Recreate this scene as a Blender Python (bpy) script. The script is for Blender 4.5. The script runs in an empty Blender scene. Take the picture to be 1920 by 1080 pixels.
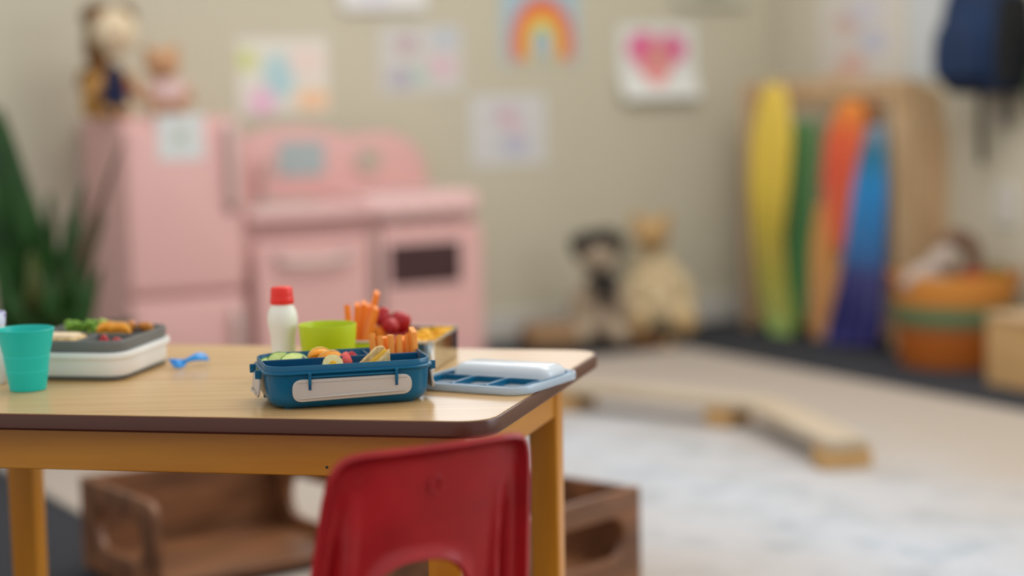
import bpy, bmesh, math, random
from math import sin, cos, pi, radians, atan, sqrt, hypot
from mathutils import Vector, Matrix
random.seed(7)
S = bpy.context.scene
C = S.collection

# ------------------------------------------------------------------ camera
FPX, YH, ROLL, TT = 3700.0, 130.0, 1.27, 0.56      # focal length in px of a 1920 frame, table height
H = TT + 0.41
_p = atan((540 - YH) / FPX); _r = radians(ROLL)
FWD = Vector((0, cos(_p), -sin(_p))); _ri = Vector((1, 0, 0)); _up = _ri.cross(FWD)
RGT = cos(_r) * _ri - sin(_r) * _up
UPV = RGT.cross(FWD)
CAM = Vector((0, 0, H))
cd = bpy.data.cameras.new('camera'); cam = bpy.data.objects.new('camera', cd); C.objects.link(cam)
m3 = Matrix((RGT, UPV, -FWD)).transposed()
cam.matrix_world = Matrix.Translation(CAM) @ m3.to_4x4()
cd.sensor_width = 36; cd.lens = 36 * FPX / 1920
cd.clip_start = 0.05
cd.dof.use_dof = True; cd.dof.focus_distance = 2.41; cd.dof.aperture_fstop = 1.5
S.camera = cam
S.view_settings.view_transform = 'Standard'; S.view_settings.look = 'None'
S.view_settings.gamma = 1; S.view_settings.exposure = 0.32

# ------------------------------------------------------------------ world and daylight
w = bpy.data.worlds.new('world'); S.world = w; w.use_nodes = True
bg = w.node_tree.nodes['Background']; bg.inputs[0].default_value = (1.0, 0.99, 0.98, 1); bg.inputs[1].default_value = 0.68
# room axes: U runs along the back wall to the right, V points from the back wall into the room
K0 = Vector((1.0, 7.59, 0)); U = Vector((cos(radians(28)), sin(radians(28)), 0)); V = Vector((sin(radians(28)), -cos(radians(28)), 0))
RZ = radians(28)
def R(u, v, z=0.0): return K0 - U * u + V * v + Vector((0, 0, z))   # u = left of the right wall, v = out from the back wall
def area(name, loc, to, sx, sy, power, col):
    l = bpy.data.lights.new(name, 'AREA'); l.shape = 'RECTANGLE'; l.size = sx; l.size_y = sy; l.energy = power; l.color = col
    o = bpy.data.objects.new(name, l); C.objects.link(o); o.location = loc
    o.rotation_euler = (Vector(to) - Vector(loc)).to_track_quat('-Z', 'Y').to_euler(); return o
area('daylight_side_window', R(-0.25, 5.2, 1.6), R(3.0, 4.6, 0.4), 2.4, 1.4, 90, (0.93, 0.97, 1.0))
area('overhead_fill_light', R(1.6, 2.6, 2.75), R(1.6, 2.4, 0), 1.8, 1.8, 42, (1.0, 0.95, 0.86))  # unseen overhead fill, added to brighten the room

# ------------------------------------------------------------------ helpers
def ray(x, y): return FWD + (x - 960) / FPX * RGT - (y - 540) / FPX * UPV
def onz(x, y, z):
    d = ray(x, y); return CAM + d * ((z - H) / d.z)
def aty(x, y, Y):
    d = ray(x, y); return CAM + d * (Y / d.y)
def onplane(x, y, P, n):
    d = ray(x, y); return CAM + d * ((P - CAM).dot(n) / d.dot(n))
def lin(c):
    c = c / 255.0
    return c / 12.92 if c <= 0.04045 else ((c + 0.055) / 1.055) ** 2.4
def rgb(c): return (lin(c[0]), lin(c[1]), lin(c[2]), 1)

def mat(name, col, rough=0.5, var=0.0, scale=8.0, stretch=(1, 1, 1), bump=0.0, bscale=40.0, metal=0.0, spec=0.5,
        sss=0.0, trans=0.0, coat=0.0, col2=None, alpha=1.0, rough_var=0.0, ior=1.45):
    m = bpy.data.materials.new(name); m.use_nodes = True
    nt = m.node_tree; b = nt.nodes['Principled BSDF']; L = nt.links
    b.inputs['Base Color'].default_value = rgb(col); b.inputs['Roughness'].default_value = rough
    b.inputs['Metallic'].default_value = metal; b.inputs['Specular IOR Level'].default_value = spec; b.inputs['IOR'].default_value = ior
    b.inputs['Coat Weight'].default_value = coat; b.inputs['Transmission Weight'].default_value = trans; b.inputs['Alpha'].default_value = alpha
    if sss: b.inputs['Subsurface Weight'].default_value = sss; b.inputs['Subsurface Scale'].default_value = 0.006
    tc = nt.nodes.new('ShaderNodeTexCoord'); mp = nt.nodes.new('ShaderNodeMapping'); mp.inputs['Scale'].default_value = stretch
    L.new(tc.outputs['Object'], mp.inputs['Vector'])
    if var or col2:
        n = nt.nodes.new('ShaderNodeTexNoise'); n.inputs['Scale'].default_value = scale; n.inputs['Detail'].default_value = 5
        L.new(mp.outputs[0], n.inputs['Vector'])
        cr = nt.nodes.new('ShaderNodeValToRGB'); cr.color_ramp.elements[0].position = 0.33; cr.color_ramp.elements[1].position = 0.67
        a = rgb(col); c2 = rgb(col2) if col2 else tuple(x * (1 - var) for x in a[:3]) + (1,)
        if not col2: a = tuple(min(1, x * (1 + var * 0.5)) for x in a[:3]) + (1,)
        cr.color_ramp.elements[0].color = c2; cr.color_ramp.elements[1].color = a
        L.new(n.outputs['Fac'], cr.inputs[0]); L.new(cr.outputs[0], b.inputs['Base Color'])
        if rough_var:
            mr = nt.nodes.new('ShaderNodeMapRange'); mr.inputs[3].default_value = rough - rough_var; mr.inputs[4].default_value = rough + rough_var
            L.new(n.outputs['Fac'], mr.inputs[0]); L.new(mr.outputs[0], b.inputs['Roughness'])
    if bump:
        n2 = nt.nodes.new('ShaderNodeTexNoise'); n2.inputs['Scale'].default_value = bscale; n2.inputs['Detail'].default_value = 4
        L.new(mp.outputs[0], n2.inputs['Vector'])
        bp = nt.nodes.new('ShaderNodeBump'); bp.inputs['Strength'].default_value = bump; bp.inputs['Distance'].default_value = 0.004
        L.new(n2.outputs['Fac'], bp.inputs['Height']); L.new(bp.outputs[0], b.inputs['Normal'])
    return m

def wood(name, c1, c2, rough=0.4, axis=0, scale=3.0, squeeze=14.0, coat=0.0, spec=0.5, bump=0.08):
    st = [squeeze] * 3; st[axis] = 1.0
    return mat(name, c1, rough, scale=scale, stretch=st, col2=c2, bump=bump, bscale=scale * 4, coat=coat, spec=spec)

def ramp_mat(name, stops, rough=0.6, axis=2, coord='Generated', dist=0.06, bump=0.0, sheen=0.0):
    m = bpy.data.materials.new(name); m.use_nodes = True; nt = m.node_tree; L = nt.links; b = nt.nodes['Principled BSDF']
    b.inputs['Roughness'].default_value = rough; b.inputs['Sheen Weight'].default_value = sheen
    tc = nt.nodes.new('ShaderNodeTexCoord'); sp = nt.nodes.new('ShaderNodeSeparateXYZ')
    n = nt.nodes.new('ShaderNodeTexNoise'); n.inputs['Scale'].default_value = 4
    L.new(tc.outputs['Object'], n.inputs['Vector'])
    ad = nt.nodes.new('ShaderNodeMath'); ad.operation = 'MULTIPLY_ADD'; ad.inputs[1].default_value = dist; 
    L.new(tc.outputs[coord], sp.inputs[0]); L.new(n.outputs['Fac'], ad.inputs[0]); L.new(sp.outputs[axis], ad.inputs[2])
    cr = nt.nodes.new('ShaderNodeValToRGB'); e = cr.color_ramp.elements
    e[0].position = stops[0][0]; e[0].color = rgb(stops[0][1]); e[1].position = stops[-1][0]; e[1].color = rgb(stops[-1][1])
    for p, c in stops[1:-1]:
        x = e.new(p); x.color = rgb(c)
    L.new(ad.outputs[0], cr.inputs[0]); L.new(cr.outputs[0], b.inputs['Base Color'])
    return m

def tag(o, label, cat, group=None, kind=None):
    o['label'] = label; o['category'] = cat
    if group: o['group'] = group
    if kind: o['kind'] = kind
    return o
def thing(name, label, cat, loc=(0, 0, 0), rz=0.0, group=None):
    o = bpy.data.objects.new(name, None); C.objects.link(o); o.empty_display_size = 0.05
    o.location = loc; o.rotation_euler = (0, 0, rz); return tag(o, label, cat, group)
def obj(name, bm, m, parent=None, smooth=True, loc=None, rz=None, bevel=0.0, sub=0, angle=35, rot=None, label=None):
    me = bpy.data.meshes.new(name); bmesh.ops.recalc_face_normals(bm, faces=bm.faces[:]); bm.to_mesh(me); bm.free()
    o = bpy.data.objects.new(name, me); C.objects.link(o)
    if m: me.materials.append(m)
    if parent: o.parent = parent
    if loc is not None: o.location = loc
    if rz is not None: o.rotation_euler = (0, 0, rz)
    if rot is not None: o.rotation_euler = rot
    if smooth:
        me.polygons.foreach_set('use_smooth', [True] * len(me.polygons))
        me.set_sharp_from_angle(angle=radians(angle))
    if bevel:
        b = o.modifiers.new('bevel', 'BEVEL'); b.width = bevel; b.segments = 3; b.limit_method = 'ANGLE'; b.angle_limit = radians(40)
        b.harden_normals = False
        me.polygons.foreach_set('use_smooth', [True] * len(me.polygons))
    if sub:
        s = o.modifiers.new('sub', 'SUBSURF'); s.levels = sub; s.render_levels = sub
    if label: o['label'] = label
    return o
def struct(name, bm, m, **k):
    o = obj(name, bm, m, **k); o['kind'] = 'structure'; return o
def child_copy(root, loc, rz=0.0, label=None, rot=None, scale=None):
    r = root.copy(); C.objects.link(r); r.location = loc; r.rotation_euler = rot if rot is not None else (0, 0, rz)
    if label: r['label'] = label
    if scale: r.scale = (scale,) * 3 if not hasattr(scale, '__len__') else scale
    for ch in list(root.children):
        c = ch.copy(); C.objects.link(c); c.parent = r
        for g in ch.children:
            d = g.copy(); C.objects.link(d); d.parent = c
    return r

def box(bm, cx, cy, cz, sx, sy, sz, rz=0.0, mtx=None):
    M_ = Matrix.Translation((cx, cy, cz)) @ Matrix.Rotation(rz, 4, 'Z') @ Matrix.Diagonal((sx, sy, sz, 1))
    if mtx is not None: M_ = mtx @ M_
    bmesh.ops.create_cube(bm, size=1, matrix=M_); return bm
def Box(*a, **k): return box(bmesh.new(), *a, **k)
def ball(bm, c, r, seg=24, rings=14, rot=None):
    if not hasattr(r, '__len__'): r = (r, r, r)
    M_ = Matrix.Translation(c)
    if rot is not None: M_ = M_ @ rot.to_matrix().to_4x4() if hasattr(rot, 'to_matrix') else M_ @ rot
    bmesh.ops.create_uvsphere(bm, u_segments=seg, v_segments=rings, radius=1, matrix=M_ @ Matrix.Diagonal((r[0], r[1], r[2], 1)))
    return bm
def lathe(prof, n=48, bm=None, ctr=(0, 0), close=True):
    bm = bm or bmesh.new(); rings = []
    for r, z in prof:
        if r < 1e-6: rings.append([bm.verts.new((ctr[0], ctr[1], z))])
        else: rings.append([bm.verts.new((ctr[0] + r * cos(2 * pi * i / n), ctr[1] + r * sin(2 * pi * i / n), z)) for i in range(n)])
    for a, b in zip(rings, rings[1:]):
        for i in range(n):
            j = (i + 1) % n
            if len(a) == 1 and len(b) == 1: continue
            if len(a) == 1: bm.faces.new((a[0], b[i], b[j]))
            elif len(b) == 1: bm.faces.new((a[i], b[0], a[j]))
            else: bm.faces.new((a[i], b[i], b[j], a[j]))
    return bm
def rrect(w_, d_, r, n=6, cx=0, cy=0):
    r = max(min(r, w_ / 2 - 1e-4, d_ / 2 - 1e-4), 1e-4); P = []
    for (sx, sy, a0) in ((1, 1, 0), (-1, 1, 90), (-1, -1, 180), (1, -1, 270)):
        for i in range(n + 1):
            a = radians(a0 + 90 * i / n)
            P.append((cx + sx * (w_ / 2 - r) + r * cos(a), cy + sy * (d_ / 2 - r) + r * sin(a)))
    return P
def loft(loops, bm=None, cap0=True, cap1=True, closed=False):
    """loops: list of lists of 3-tuples of the same length"""
    bm = bm or bmesh.new(); R_ = [[bm.verts.new(p) for p in L] for L in loops]
    n = len(R_[0])
    pairs = list(zip(R_, R_[1:])) + ([(R_[-1], R_[0])] if closed else [])
    for a, b in pairs:
        for i in range(n):
            j = (i + 1) % n; bm.faces.new((a[i], a[j], b[j], b[i]))
    if not closed:
        if cap0: bm.faces.new(R_[0][::-1])
        if cap1: bm.faces.new(R_[-1])
    return bm
def rloft(rows, n=6, cx=0, cy=0, bm=None, cap0=True, cap1=True):
    """rows of (w, d, r, z): a rounded-rectangle body, goes in and down again when hollow"""
    return loft([[(x, y, z) for x, y in rrect(w_, d_, r, n, cx, cy)] for w_, d_, r, z in rows], bm, cap0, cap1)
def tube(pts, rad, n=10, bm=None, closed=False):
    bm = bm or bmesh.new(); pts = [Vector(p) for p in pts]; loops = []; N = len(pts)
    if not hasattr(rad, '__len__'): rad = [rad] * N
    t0 = (pts[1] - pts[0]).normalized(); ref = Vector((0, 0, 1)) if abs(t0.z) < 0.9 else Vector((1, 0, 0))
    nn = (ref - t0 * ref.dot(t0)).normalized()
    for i in range(N):
        if closed: t = (pts[(i + 1) % N] - pts[i - 1]).normalized()
        else: t = (pts[min(i + 1, N - 1)] - pts[max(i - 1, 0)]).normalized()
        nn = (nn - t * nn.dot(t)).normalized(); b = t.cross(nn)
        loops.append([tuple(pts[i] + (nn * cos(2 * pi * k / n) + b * sin(2 * pi * k / n)) * rad[i]) for k in range(n)])
    return loft(loops, bm, closed=closed)
def spline(pts, n=8):
    pts = [Vector(p) for p in pts]; out = []
    for i in range(len(pts) - 1):
        p0 = pts[max(i - 1, 0)]; p1 = pts[i]; p2 = pts[i + 1]; p3 = pts[min(i + 2, len(pts) - 1)]
        for k in range(n):
            t = k / n
            out.append(0.5 * ((2 * p1) + (p2 - p0) * t + (2 * p0 - 5 * p1 + 4 * p2 - p3) * t * t + (3 * p1 - p0 - 3 * p2 + p3) * t ** 3))
    out.append(pts[-1]); return out
def panel2d(outline, holes, thick, bev=0.0, mtx=None):
    """flat board with holes: outline in its own xy plane, thickness along z; returns a bmesh"""
    cu = bpy.data.curves.new('tmp', 'CURVE'); cu.dimensions = '2D'; cu.fill_mode = 'BOTH'
    cu.extrude = max(thick / 2 - bev, 1e-5); cu.bevel_depth = bev; cu.bevel_resolution = 2
    if bev: cu.offset = -bev
    for pts in [outline] + list(holes):
        s = cu.splines.new('POLY'); s.points.add(len(pts) - 1); s.use_cyclic_u = True
        for q, p in zip(s.points, pts): q.co = (p[0], p[1], 0, 1)
    o = bpy.data.objects.new('tmp', cu); C.objects.link(o); dg = bpy.context.evaluated_depsgraph_get(); dg.update()
    me = bpy.data.meshes.new_from_object(o.evaluated_get(dg)); bm = bmesh.new(); bm.from_mesh(me)
    bpy.data.objects.remove(o); bpy.data.curves.remove(cu); bpy.data.meshes.remove(me)
    bmesh.ops.remove_doubles(bm, verts=bm.verts[:], dist=1e-5)
    if mtx is not None: bm.transform(mtx)
    return bm
def blob(parts, vox=0.012, smooth=6):
    """soft body: ellipsoids fused by remeshing into one continuous skin"""
    bm = bmesh.new()
    for p in parts:
        c, r = p[0], p[1]; rot = p[2] if len(p) > 2 else None
        ball(bm, c, r, 20, 12, rot)
    me = bpy.data.meshes.new('tmp'); bm.to_mesh(me); bm.free(); o = bpy.data.objects.new('tmp', me); C.objects.link(o)
    rm = o.modifiers.new('r', 'REMESH'); rm.mode = 'VOXEL'; rm.voxel_size = vox
    sm = o.modifiers.new('s', 'SMOOTH'); sm.factor = 0.6; sm.iterations = smooth
    dg = bpy.context.evaluated_depsgraph_get(); dg.update()
    m2 = bpy.data.meshes.new_from_object(o.evaluated_get(dg)); out = bmesh.new(); out.from_mesh(m2)
    bpy.data.objects.remove(o); bpy.data.meshes.remove(me); bpy.data.meshes.remove(m2); return out

# ------------------------------------------------------------------ materials
m_wall = mat('wall_paint', (200, 194, 174), 0.85, var=0.03, scale=1.5, bump=0.05, bscale=120)
m_trim = mat('trim_paint', (206, 203, 196), 0.45, var=0.02)
m_floor = mat('charcoal_carpet', (44, 46, 53), 0.95, var=0.25, scale=60, bump=0.5, bscale=300)
m_table = wood('oak_laminate', (214, 178, 124), (190, 148, 92), 0.25, axis=0, scale=1.6, squeeze=38, spec=0.6, bump=0.0)
m_edge = mat('brown_edge_band', (84, 42, 26), 0.35, var=0.08, scale=6, spec=0.5)
m_yel = wood('honey_varnished_birch', (208, 138, 26), (186, 116, 14), 0.36, axis=0, scale=2.5, squeeze=9, coat=0.1)
m_yelz = wood('honey_varnished_birch_leg', (208, 138, 26), (186, 116, 14), 0.36, axis=2, scale=2.5, squeeze=9, coat=0.1)
m_red = mat('red_plastic', (184, 28, 34), 0.34, var=0.12, scale=14, bump=0.03, bscale=90, col2=(160, 24, 30), rough_var=0.08)
m_chrome = mat('steel', (205, 208, 210), 0.2, metal=1.0)
m_crate = wood('walnut_ply', (134, 88, 56), (92, 58, 36), 0.38, axis=0, scale=4, squeeze=5)
m_blue = mat('blue_plastic', (0, 92, 128), 0.3, var=0.04, scale=10, spec=0.4)
m_blue2 = mat('blue_liner_plastic', (0, 74, 114), 0.3, var=0.04)
m_grey = mat('grey_clip_plastic', (192, 184, 176), 0.4, var=0.03)
m_clear = mat('frosted_clear_plastic', (205, 222, 235), 0.18, alpha=0.62, spec=0.7)
m_dome = mat('milky_plastic', (218, 226, 232), 0.16, spec=0.7, sss=0.0, alpha=0.9)
m_cup = mat('teal_plastic', (24, 196, 184), 0.4, var=0.03, spec=0.45)
m_lime = mat('lime_plastic', (190, 208, 16), 0.4, var=0.02, spec=0.4)
m_white = mat('white_plastic', (240, 242, 240), 0.35, var=0.02)
m_dgrey = mat('grey_plastic', (112, 114, 112), 0.45, var=0.03)
m_milk = mat('milky_bottle', (240, 238, 226), 0.35, var=0.02)
m_cap = mat('red_cap', (238, 42, 28), 0.4)
m_fork = mat('blue_fork', (16, 142, 222), 0.3)
m_pink = mat('pink_paint', (218, 172, 168), 0.4, var=0.02, scale=3)
m_pink2 = mat('pale_pink_paint', (226, 186, 184), 0.35, var=0.02, scale=3)
m_silver = mat('silver_plastic', (206, 190, 184), 0.35, metal=0.1)
m_dark = mat('dark_glass', (70, 48, 50), 0.15, spec=0.6)
m_tin = mat('stainless_steel', (214, 216, 212), 0.13, metal=1.0, bump=0.01, bscale=20)
m_carrot = mat('carrot_flesh', (255, 160, 66), 0.45, var=0.08, scale=120, stretch=(3, 3, 0.6), sss=0.15)
m_carrot2 = mat('deep_carrot_flesh', (255, 138, 30), 0.45, var=0.1, scale=120, stretch=(3, 3, 0.6), sss=0.15)
m_orange = mat('mandarin_flesh', (252, 166, 40), 0.35, var=0.15, scale=180, sss=0.2, bump=0.15, bscale=300)
m_pith = mat('mandarin_pith', (252, 206, 120), 0.5, var=0.1, scale=200)
m_cuc = mat('cucumber_flesh', (214, 228, 140), 0.35, var=0.1, scale=150, sss=0.2)
m_cucskin = mat('cucumber_skin', (92, 150, 44), 0.4, var=0.3, scale=120)
m_straw = mat('strawberry', (176, 12, 22), 0.3, var=0.2, scale=160, bump=0.4, bscale=260)
m_strawcut = mat('strawberry_cut', (238, 96, 90), 0.4, var=0.25, scale=140)
m_ban = mat('banana_flesh', (240, 226, 160), 0.45, var=0.08, scale=200, sss=0.2)
m_bread = mat('toasted_tortilla', (232, 206, 150), 0.7, scale=110, col2=(196, 156, 92), bump=0.3, bscale=260)
m_cheese = mat('melted_cheese', (246, 196, 70), 0.4, var=0.1, scale=90)
m_brocc = mat('broccoli_green', (150, 190, 60), 0.6, scale=120, col2=(62, 120, 26), bump=0.5, bscale=300)
m_gcut = mat('green_pepper_flesh', (176, 208, 90), 0.4, var=0.15, scale=120)
m_corn = mat('corn_yellow', (250, 188, 24), 0.4, var=0.15, scale=100)
m_nut = mat('dried_apricot', (206, 132, 46), 0.5, var=0.3, scale=100)
m_leaf = mat('leaf_green', (52, 96, 38), 0.42, scale=8, stretch=(4, 4, 1), col2=(26, 62, 22))
m_leaf2 = mat('dry_leaf_green', (112, 122, 62), 0.5, scale=8, col2=(84, 92, 46))
m_pot = mat('dark_pot', (46, 42, 40), 0.5, var=0.1)
m_soil = mat('soil', (44, 32, 24), 0.95, var=0.4, scale=60)
m_pine = wood('light_pine', (204, 174, 138), (184, 152, 114), 0.5, axis=2, scale=3, squeeze=7)
m_beam = wood('pale_beech', (190, 176, 156), (176, 158, 134), 0.5, axis=0, scale=3, squeeze=7)
m_beamend = wood('beech_end_grain', (196, 158, 104), (180, 138, 84), 0.6, axis=1, scale=6)

# ------------------------------------------------------------------ room shell
bm = bmesh.new()
FC = R(2.2, 3.6); box(bm, FC.x, FC.y, -0.05, 7.2, 10.2, 0.1, RZ)
struct('floor', bm, m_floor, smooth=False)
# window opening high in the back wall, above the picture row
W0, W1, WZ0, WZ1, WH = 0.62, 1.62, 1.33, 2.15, 2.7
bm = bmesh.new()
def wb(u0, u1, z0, z1):
    c = R((u0 + u1) / 2, -0.05); box(bm, c.x, c.y, (z0 + z1) / 2, abs(u1 - u0), 0.1, z1 - z0, RZ)
wb(-0.1, W0, 0, WH); wb(W1, 5.8, 0, WH); wb(W0, W1, 0, WZ0); wb(W0, W1, WZ1, WH)
struct('wall_back', bm, m_wall, smooth=False)
S0, S1, SZ0, SZ1 = 3.9, 6.4, 0.85, 2.35
bm = bmesh.new()
def wr(v0, v1, z0, z1):
    c = R(-0.05, (v0 + v1) / 2); box(bm, c.x, c.y, (z0 + z1) / 2, 0.1, abs(v1 - v0), z1 - z0, RZ)
wr(0, S0, 0, WH); wr(S1, 8.6, 0, WH); wr(S0, S1, 0, SZ0); wr(S0, S1, SZ1, WH)
struct('wall_right', bm, m_wall, smooth=False)
bm = bmesh.new(); c = R(2.9, 0.008); box(bm, c.x, c.y, 0.05, 5.78, 0.016, 0.10, RZ); struct('baseboard_back', bm, m_trim, bevel=0.004)
bm = bmesh.new(); c = R(0.008, 4.3); box(bm, c.x, c.y, 0.05, 0.016, 8.6, 0.10, RZ); struct('baseboard_right', bm, m_trim, bevel=0.004)
def emis(name, col, st):
    m = bpy.data.materials.new(name); m.use_nodes = True; nt = m.node_tree; nt.nodes.remove(nt.nodes['Principled BSDF'])
    e = nt.nodes.new('ShaderNodeEmission'); e.inputs[0].default_value = rgb(col); e.inputs[1].default_value = st
    nt.links.new(e.outputs[0], nt.nodes['Material Output'].inputs[0]); return m
def window(name, ctr, wdt, z0, z1, rz, st):
    t = bpy.data.objects.new(name, None); C.objects.link(t); t.location = ctr; t.rotation_euler = (0, 0, rz); t['kind'] = 'structure'
    b = bmesh.new(); zc = (z0 + z1) / 2; hh = z1 - z0
    for x in (-wdt / 2 + 0.03, 0, wdt / 2 - 0.03): box(b, x, 0, zc, 0.05, 0.06, hh)
    for z in (z0 + 0.025, z1 - 0.025): box(b, 0, 0, z, wdt, 0.06, 0.05)
    f = obj('window_frame', b, m_trim, t, bevel=0.004)
    obj('pane', Box(0, 0.04, zc, wdt - 0.04, 0.006, hh - 0.04), emis(name + '_daylight', (236, 244, 255), st), t, smooth=False)
    return t
window('window_1', R((W0 + W1) / 2, -0.05), W1 - W0, WZ0, WZ1, RZ, 3.2)
window('window_2', R(-0.05, (S0 + S1) / 2), S1 - S0, SZ0, SZ1, RZ - pi / 2, 3.0)

# rug: pale with faint blue-grey mottling, fading to beige towards its edges
def rug_material():
    m = bpy.data.materials.new('mottled_rug'); m.use_nodes = True; nt = m.node_tree; L = nt.links; b = nt.nodes['Principled BSDF']
    b.inputs['Roughness'].default_value = 0.95; b.inputs['Sheen Weight'].default_value = 0.2
    tc = nt.nodes.new('ShaderNodeTexCoord')
    n = nt.nodes.new('ShaderNodeTexNoise'); n.inputs['Scale'].default_value = 5.5; n.inputs['Detail'].default_value = 6; n.inputs['Roughness'].default_value = 0.65
    L.new(tc.outputs['Object'], n.inputs['Vector'])
    cr = nt.nodes.new('ShaderNodeValToRGB'); e = cr.color_ramp.elements; e[0].position = 0.36; e[0].color = rgb((148, 162, 174)); e[1].position = 0.52; e[1].color = rgb((186, 193, 204))
    L.new(n.outputs['Fac'], cr.inputs[0])
    # border distance along the room axes (object space is aligned to the rug)
    sp = nt.nodes.new('ShaderNodeSeparateXYZ'); L.new(tc.outputs['Object'], sp.inputs[0])
    n2 = nt.nodes.new('ShaderNodeTexNoise'); n2.inputs['Scale'].default_value = 3; L.new(tc.outputs['Object'], n2.inputs['Vector'])
    mx = nt.nodes.new('ShaderNodeMath'); mx.operation = 'MAXIMUM'
    ax = nt.nodes.new('ShaderNodeMath'); ax.operation = 'ABSOLUTE'; L.new(sp.outputs[0], ax.inputs[0])
    a1 = nt.nodes.new('ShaderNodeMath'); a1.operation = 'SUBTRACT'; a1.inputs[1].default_value = RW / 2; L.new(ax.outputs[0], a1.inputs[0])
    a2 = nt.nodes.new('ShaderNodeMath'); a2.operation = 'SUBTRACT'; a2.inputs[1].default_value = RL / 2; L.new(sp.outputs[1], a2.inputs[0])
    L.new(a1.outputs[0], mx.inputs[0]); L.new(a2.outputs[0], mx.inputs[1])
    ad = nt.nodes.new('ShaderNodeMath'); ad.operation = 'MULTIPLY_ADD'; ad.inputs[1].default_value = 0.5; L.new(n2.outputs['Fac'], ad.inputs[0]); L.new(mx.outputs[0], ad.inputs[2])
    c2 = nt.nodes.new('ShaderNodeMapRange'); c2.inputs[1].default_value = -1.15; c2.inputs[2].default_value = -0.25; L.new(ad.outputs[0], c2.inputs[0])
    mi = nt.nodes.new('ShaderNodeMix'); mi.data_type = 'RGBA'; L.new(c2.outputs[0], mi.inputs['Factor']); L.new(cr.outputs[0], mi.inputs['A']); mi.inputs['B'].default_value = rgb((172, 158, 144))
    L.new(mi.outputs['Result'], b.inputs['Base Color'])
    n3 = nt.nodes.new('ShaderNodeTexNoise'); n3.inputs['Scale'].default_value = 260; L.new(tc.outputs['Object'], n3.inputs['Vector'])
    bp = nt.nodes.new('ShaderNodeBump'); bp.inputs['Strength'].default_value = 0.4; bp.inputs['Distance'].default_value = 0.004; L.new(n3.outputs['Fac'], bp.inputs['Height']); L.new(bp.outputs[0], b.inputs['Normal'])
    return m
RW, RL = 2.55, 5.4
ra = radians(-60)                                   # direction of the rug's long side
rd = Vector((cos(ra), sin(ra), 0)); rn = Vector((sin(ra), -cos(ra), 0))   # rn points left
rc = Vector((0.59, 6.72, 0)) + rd * (RL / 2) + rn * (RW / 2)
bm = rloft([(RW, RL, 0.02, 0.0), (RW, RL, 0.02, 0.006), (RW - 0.01, RL - 0.01, 0.02, 0.009)])
o = obj('area_rug', bm, rug_material(), loc=(rc.x, rc.y, 0.0), rz=ra + pi / 2)
tag(o, 'large pale rug with blue-grey mottling, turning beige towards its edges, on the charcoal floor', 'rug')
RUGZ = 0.009

# ------------------------------------------------------------------ table
F = Vector((-0.0285, 2.2793, 0)); G = Vector((0.1309, 2.8478, 0))
fd = Vector((cos(radians(-12.7)), sin(radians(-12.7)), 0)); bd = Vector((cos(radians(-14.5)), sin(radians(-14.5)), 0))
TW = 0.947
A_ = F - fd * TW; B_ = G - bd * (TW + 0.005)
def round_poly(P, r, n=7):
    out = []
    for i in range(len(P)):
        p = P[i]; a = (P[i - 1] - p).normalized(); b = (P[(i + 1) % len(P)] - p).normalized()
        p0 = p + a * r; p1 = p + b * r
        for k in range(n + 1):
            t = k / n; out.append(p0 * (1 - t) ** 2 + p * 2 * t * (1 - t) + p1 * t * t)
    return out
tyaw = radians(-14)
table = thing('classroom_table', 'low wooden table with honey legs, oak top and brown rounded edge band', 'table', (0, 0, 0))
def inset(P, d):
    c = sum(P, Vector()) / 4; return [p + (c - p).normalized() * d * 1.41 for p in P]
quad = [A_, F, G, B_]
top = round_poly(quad, 0.05)
top_in = round_poly(inset(quad, 0.0035), 0.047)
def atz(L, z): return [(p.x, p.y, z) for p in L]
obj('edge_band', loft([atz(round_poly(inset(quad, 0.003), 0.047), TT - 0.021), atz(top, TT - 0.018), atz(top, TT - 0.003), atz(round_poly(inset(quad, 0.001), 0.049), TT - 0.001)]), m_edge, table, label='dark brown edge band')
o = obj('tabletop', loft([atz(top_in, TT - 0.004), atz(top_in, TT)]), m_table, table, smooth=False)
ins = 0.045
iq = [A_ + fd * ins + (B_ - A_).normalized() * ins, F - fd * ins + (G - F).normalized() * ins,
      G - bd * ins - (G - F).normalized() * 0.075, B_ + bd * ins - (B_ - A_).normalized() * 0.075]
def plank(a, b, z0, z1, th, side):
    d = (b - a).normalized(); n = Vector((-d.y, d.x, 0)) * side; bm = bmesh.new()
    c = (a + b) / 2 + n * th / 2; box(bm, 0, 0, 0, (b - a).length, th, z1 - z0); return bm, (c.x, c.y, (z0 + z1) / 2), math.atan2(d.y, d.x)
for i in range(4):
    a, b = iq[i], iq[(i + 1) % 4]; bm, lc, az = plank(a, b, TT - 0.079, TT - 0.0215, 0.018, 1)
    obj('apron', bm, m_yel, table, loc=lc, rz=az, bevel=0.0015)
lw = 0.043
for i, (sx, sy) in enumerate(((1, 1), (-1, 1), (-1, -1), (1, -1))):
    p = iq[i] + fd * sx * (lw / 2 - 0.002) + Vector((-fd.y, fd.x, 0)) * sy * (lw / 2 - 0.002)
    if i == 1: p = p + fd * -0.010
    on_rug = (p - Vector((-1.24, 4.78, 0))).dot(Vector((0.866, 0.5, 0))) > 0.03; zb = 0.009 if on_rug else 0.0
    bm = loft([atz([Vector((x, y, 0)) for x, y in rrect(lw * 0.9, lw * 0.9, 0.004, 3)], zb), atz([Vector((x, y, 0)) for x, y in rrect(lw, lw, 0.004, 3)], TT - 0.0215)])
    obj('leg', bm, m_yelz, table, loc=(p.x, p.y, 0), rz=tyaw)
    bm = lathe([(0, 0.0), (0.014, 0.0), (0.014, 0.010), (0, 0.010)], 16, ctr=(0, 0))
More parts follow.
